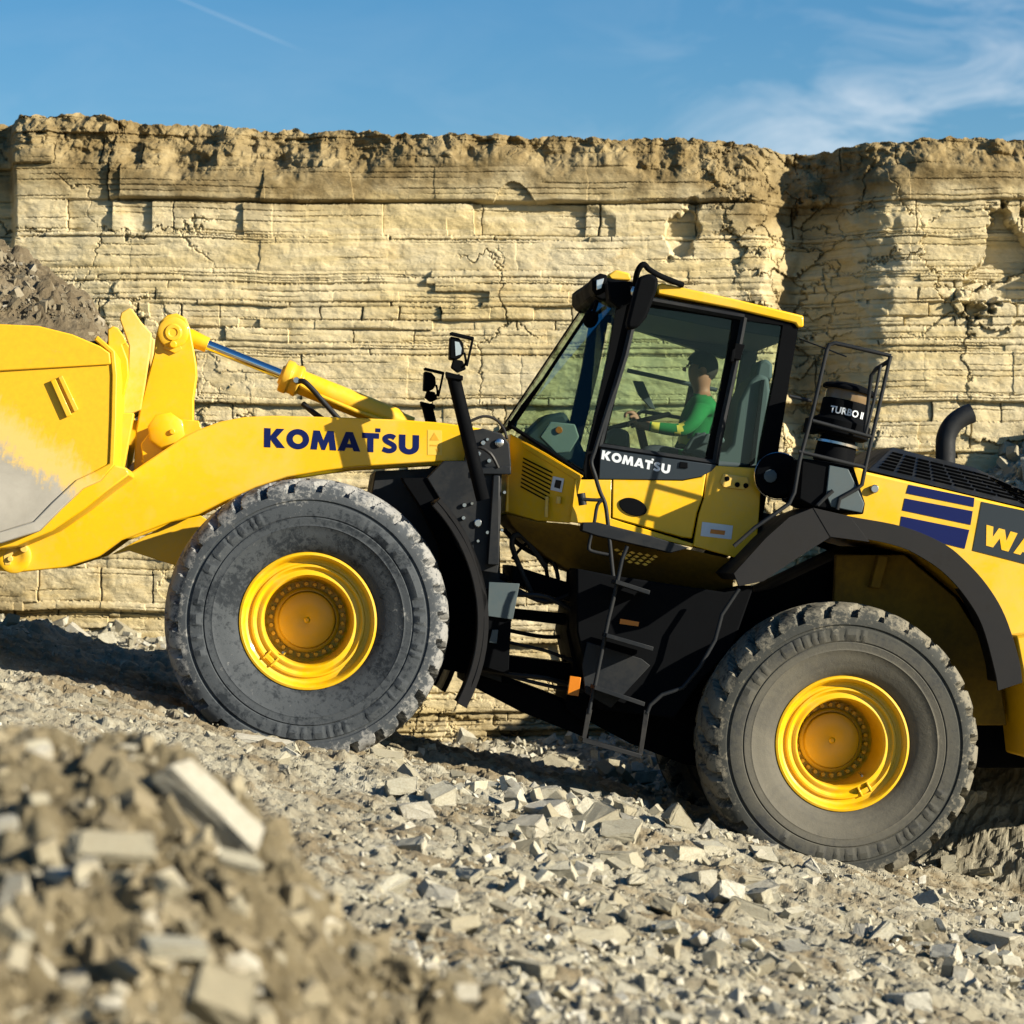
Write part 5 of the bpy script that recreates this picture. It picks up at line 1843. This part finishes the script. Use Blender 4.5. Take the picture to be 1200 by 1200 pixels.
# ------------------------------------------------------------------ load in the bucket
def load():
    n, mres = 150, 170
    xs = np.linspace(-250, 128, n)
    prof_x = [-250, -200, -120, -60, 0, 30, 60, 85, 105, 128]
    prof_y = [470, 410, 325, 292, 292, 308, 328, 345, 362, 402]
    rim_x = [-250, -200, -120, -60, 0, 60, 128]; rim_y = [475, 445, 408, 392, 388, 394, 420]
    V = []
    for i in range(n):
        px = xs[i]
        pk = P(px, float(np.interp(px, prof_x, prof_y)), 0.0)
        rm = P(px, float(np.interp(px, rim_x, rim_y)), -1.55)
        for j in range(mres):
            t = j / (mres - 1) * 2 - 1
            y = t * 1.55
            e = 1 - abs(t) ** 2.1
            V.append((pk.x * e + rm.x * (1 - e), y, rm.z + (pk.z - rm.z) * e))
    V = np.array(V)
    ed = 1 - np.clip((np.abs(V[:, 1]) - 1.35) / .2, 0, 1)
    f1, f2, cid = worley(V[:, 0] * 7, V[:, 1] * 7, 144)
    f1b, f2b, cidb = worley(V[:, 0] * 16, V[:, 1] * 16, 145)
    V[:, 2] += ed * (0.10 * fbm(V[:, 0] * 3, V[:, 1] * 3, 140, 4) + 0.10 * (cid - .5) * np.clip((f2 - f1) * 3, 0, 1) + 0.05 * (cidb - .5) * np.clip((f2b - f1b) * 3, 0, 1) + .02 * fbm(V[:, 0] * 25, V[:, 1] * 25, 141, 3))
    # skirt down inside
    me = grid_mesh('soil_load', V, n, mres)
    W4 = np.array(MM)
    q = V @ W4[:3, :3].T + W4[:3, 3]
    me.vertices.foreach_set('co', q.astype(np.float32).ravel())
    m = rockmat('dark_soil', [(0.3, (0.095, 0.072, 0.042)), (0.5, (0.15, 0.118, 0.072)), (0.7, (0.23, 0.19, 0.125))], (0.07, 0.052, 0.030), 3.0, None, 1.0)
    o = link('soil_load', me, m)
    setp(o, 'heap of dark grey brown soil and stones filling the raised bucket', 'soil', None, 'stuff')


load()


def load_clods():
    n = 6000
    px = rng.uniform(-240, 122, n); t = rng.uniform(-.9, .9, n)
    pts = []
    for a, b_ in zip(px, t):
        top_ = float(np.interp(a, [-250, -200, -120, -60, 0, 30, 60, 85, 105, 128], [470, 410, 325, 292, 292, 308, 328, 345, 362, 402]))
        rim_ = float(np.interp(a, [-250, -200, -120, -60, 0, 60, 128], [475, 445, 408, 392, 388, 394, 420]))
        pk = P(a, top_, 0.0); rm = P(a, rim_, -1.55); e = 1 - abs(b_) ** 2.1
        pts.append(MM @ Vector((pk.x * e + rm.x * (1 - e), b_ * 1.55, rm.z + (pk.z - rm.z) * e)))
    A = np.array([p[:] for p in pts])
    S = np.minimum(.010 + .010 * rng.pareto(2.0, n), .075)
    o = link('load_clods', stones_mesh('load_clods', A[:, 0], A[:, 1], A[:, 2] + .01, S, 1.0), islandmat('dark_clod', [(0.0, (0.06, 0.048, 0.03)), (0.6, (0.13, 0.105, 0.066)), (0.9, (0.20, 0.17, 0.115)), (1.0, (0.42, 0.39, 0.32))], .8, 1.2))
    setp(o, 'dark clods and a few pale stones on the heap in the bucket', 'soil clods', None, 'stuff')


load_clods()

# ------------------------------------------------------------------ driver
def driver():
    root = bpy.data.objects.new('person', None); COL.objects.link(root)
    hip = P(824, 545, 0.0)
    root.matrix_world = MM @ Matrix.Translation(hip)
    setp(root, 'driver in a green jacket with yellow reflective bands, seated in the cab holding the wheel', 'person')
    def q(px, py, y): return P(px, py, y) - hip
    chains = {'trunk': [(q(824, 545, 0), .17), (q(821, 520, 0), .165), (q(820, 495, 0), .175), (q(822, 475, 0), .16), (q(823, 464, 0), .07), (q(822, 456, 0), .058), (q(821, 446, 0), .088), (q(820, 434, 0), .098), (q(821, 424, 0), .075)]}
    for s in (-1, 1):
        hx, hy = (746, 497) if s < 0 else (742, 486)
        chains['arm%d' % s] = [(3, None), (q(822, 477, s * .19), .075), (q(812, 495, s * .25), .060), (q(800, 505, s * .25), .052), (q(775, 502, s * .23), .044), (q(757, 499, s * .21), .034), (q(750, 497, s * .205), .038), (q(hx + 1, hy, s * .20), .034)]
        chains['leg%d' % s] = [(0, None), (q(815, 545, s * .11), .10), (q(760, 530, s * .16), .075), (q(752, 540, s * .16), .066), (q(730, 590, s * .16), .048), (q(722, 598, s * .16), .04), (q(705, 594, s * .16), .035)]
    V, E, Rr = [], [], []
    for k, ch in chains.items():
        prev = None
        for p, r_ in ch:
            if r_ is None: prev = p; continue
            V.append(p); Rr.append(r_)
            if prev is not None: E.append((prev, len(V) - 1))
            prev = len(V) - 1
        if k.startswith('arm'):                     # fingers closing round the wheel rim
            s = int(k[3:]); h = V[prev]
            for f in range(4):
                o = Vector((0.0, (f - 1.5) * .022, 0))
                a = h + o + Vector((-.03, 0, .012)); b_ = h + o + Vector((-.062, 0, -.004)); c_ = h + o + Vector((-.058, 0, -.036))
                i0 = len(V); V += [a, b_, c_]; Rr += [.011, .0095, .009]
                E += [(prev, i0), (i0, i0 + 1), (i0 + 1, i0 + 2)]
            i0 = len(V); V += [h + Vector((-.005, -s * .04, -.01)), h + Vector((-.035, -s * .052, -.03))]; Rr += [.012, .010]
            E += [(prev - 1, i0), (i0, i0 + 1)]
    me = bpy.data.meshes.new('body')
    me.from_pydata([tuple(v) for v in V], E, [])
    tmp = bpy.data.objects.new('tmp', me); COL.objects.link(tmp)
    sk = tmp.modifiers.new('skin', 'SKIN'); sk.use_smooth_shade = True
    for i, r_ in enumerate(Rr): me.skin_vertices[0].data[i].radius = (r_, r_)
    me.skin_vertices[0].data[0].use_root = True
    ss = tmp.modifiers.new('sub', 'SUBSURF'); ss.levels = 2; ss.render_levels = 2
    bpy.context.view_layer.update()
    body = bpy.data.meshes.new_from_object(tmp.evaluated_get(bpy.context.evaluated_depsgraph_get()))
    bpy.data.objects.remove(tmp)
    skin = surf('skin', (0.26, 0.13, 0.08), 0.6); green = surf('green_jacket', (0.008, 0.16, 0.04), 0.9, 0, 0.5, (0.004, 0.09, 0.025), 9, bmp=.6); trou = surf('dark_trousers', (0.03, 0.035, 0.05), 0.85)
    hair = surf('dark_hair', (0.018, 0.014, 0.011), 0.7); band = surf('reflective_band', (0.75, 0.62, 0.10), 0.4)
    body.materials.clear()
    for m in (skin, green, trou, band): body.materials.append(m)
    nk = q(822, 463, 0).z; hp = q(822, 541, 0).z
    wr = q(757, 499, 0).x
    for p in body.polygons:
        c = p.center
        if c.z > nk: k = 0
        elif c.x < wr - .005 and c.z > q(750, 515, 0).z: k = 0
        elif c.z < hp or (c.x < q(800, 500, 0).x and c.z < q(780, 515, 0).z): k = 2
        else:
            k = 1
            ax_ = c.x
            if abs(ax_ - q(763, 500, 0).x) < .026 or (abs(ax_ - q(790, 505, 0).x) < .020 and abs(c.y) > .17) or (abs(c.z - q(806, 516, 0).z) < .022 and abs(c.y) < .17): k = 3
        p.material_index = k
    bo = link('body', body, None, root)
    # hair and features
    hb = MB(); hc = q(820, 433, 0)
    hm = bmesh.new(); bmesh.ops.create_uvsphere(hm, u_segments=20, v_segments=14, radius=1)
    for v in hm.verts:
        c = v.co.copy(); v.co = Vector((c.x * .118, c.y * .098, c.z * .118)) + hc + Vector((.012, 0, .022))
    drop = [f for f in hm.faces if f.calc_center_median().z < hc.z - .01 + (f.calc_center_median().x - hc.x) * -.5 or (f.calc_center_median().x < hc.x - .075 and f.calc_center_median().z < hc.z + .06)]
    bmesh.ops.delete(hm, geom=drop, context='FACES')
    hme = bpy.data.meshes.new('hair'); hm.to_mesh(hme); hm.free()
    hme.polygons.foreach_set('use_smooth', [True] * len(hme.polygons))
    link('hair', hme, hair, root)
    fb_ = MB()
    fb_.lathe([(.0, 0), (.018, .004), (.012, .022), (.0, .03)], hc + Vector((-.095, 0, -.02)), (-1, 0, -.3), 10)
    for s in (-1, 1):
        fb_.lathe([(.0, 0), (.026, .004), (.03, .012), (.018, .02), (0, .02)], hc + Vector((.01, s * .088, -.015)), (0, s, 0), 12)
    fb_.build('face', skin, root, 0)
    ey = MB()
    for s in (-1, 1):
        ey.lathe([(.0, 0), (.011, .001), (.008, .007), (0, .008)], hc + Vector((-.088, s * .033, .006)), (-1, s * .3, 0), 10)
    ey.build('eyes', hair, root, 0)


driver()
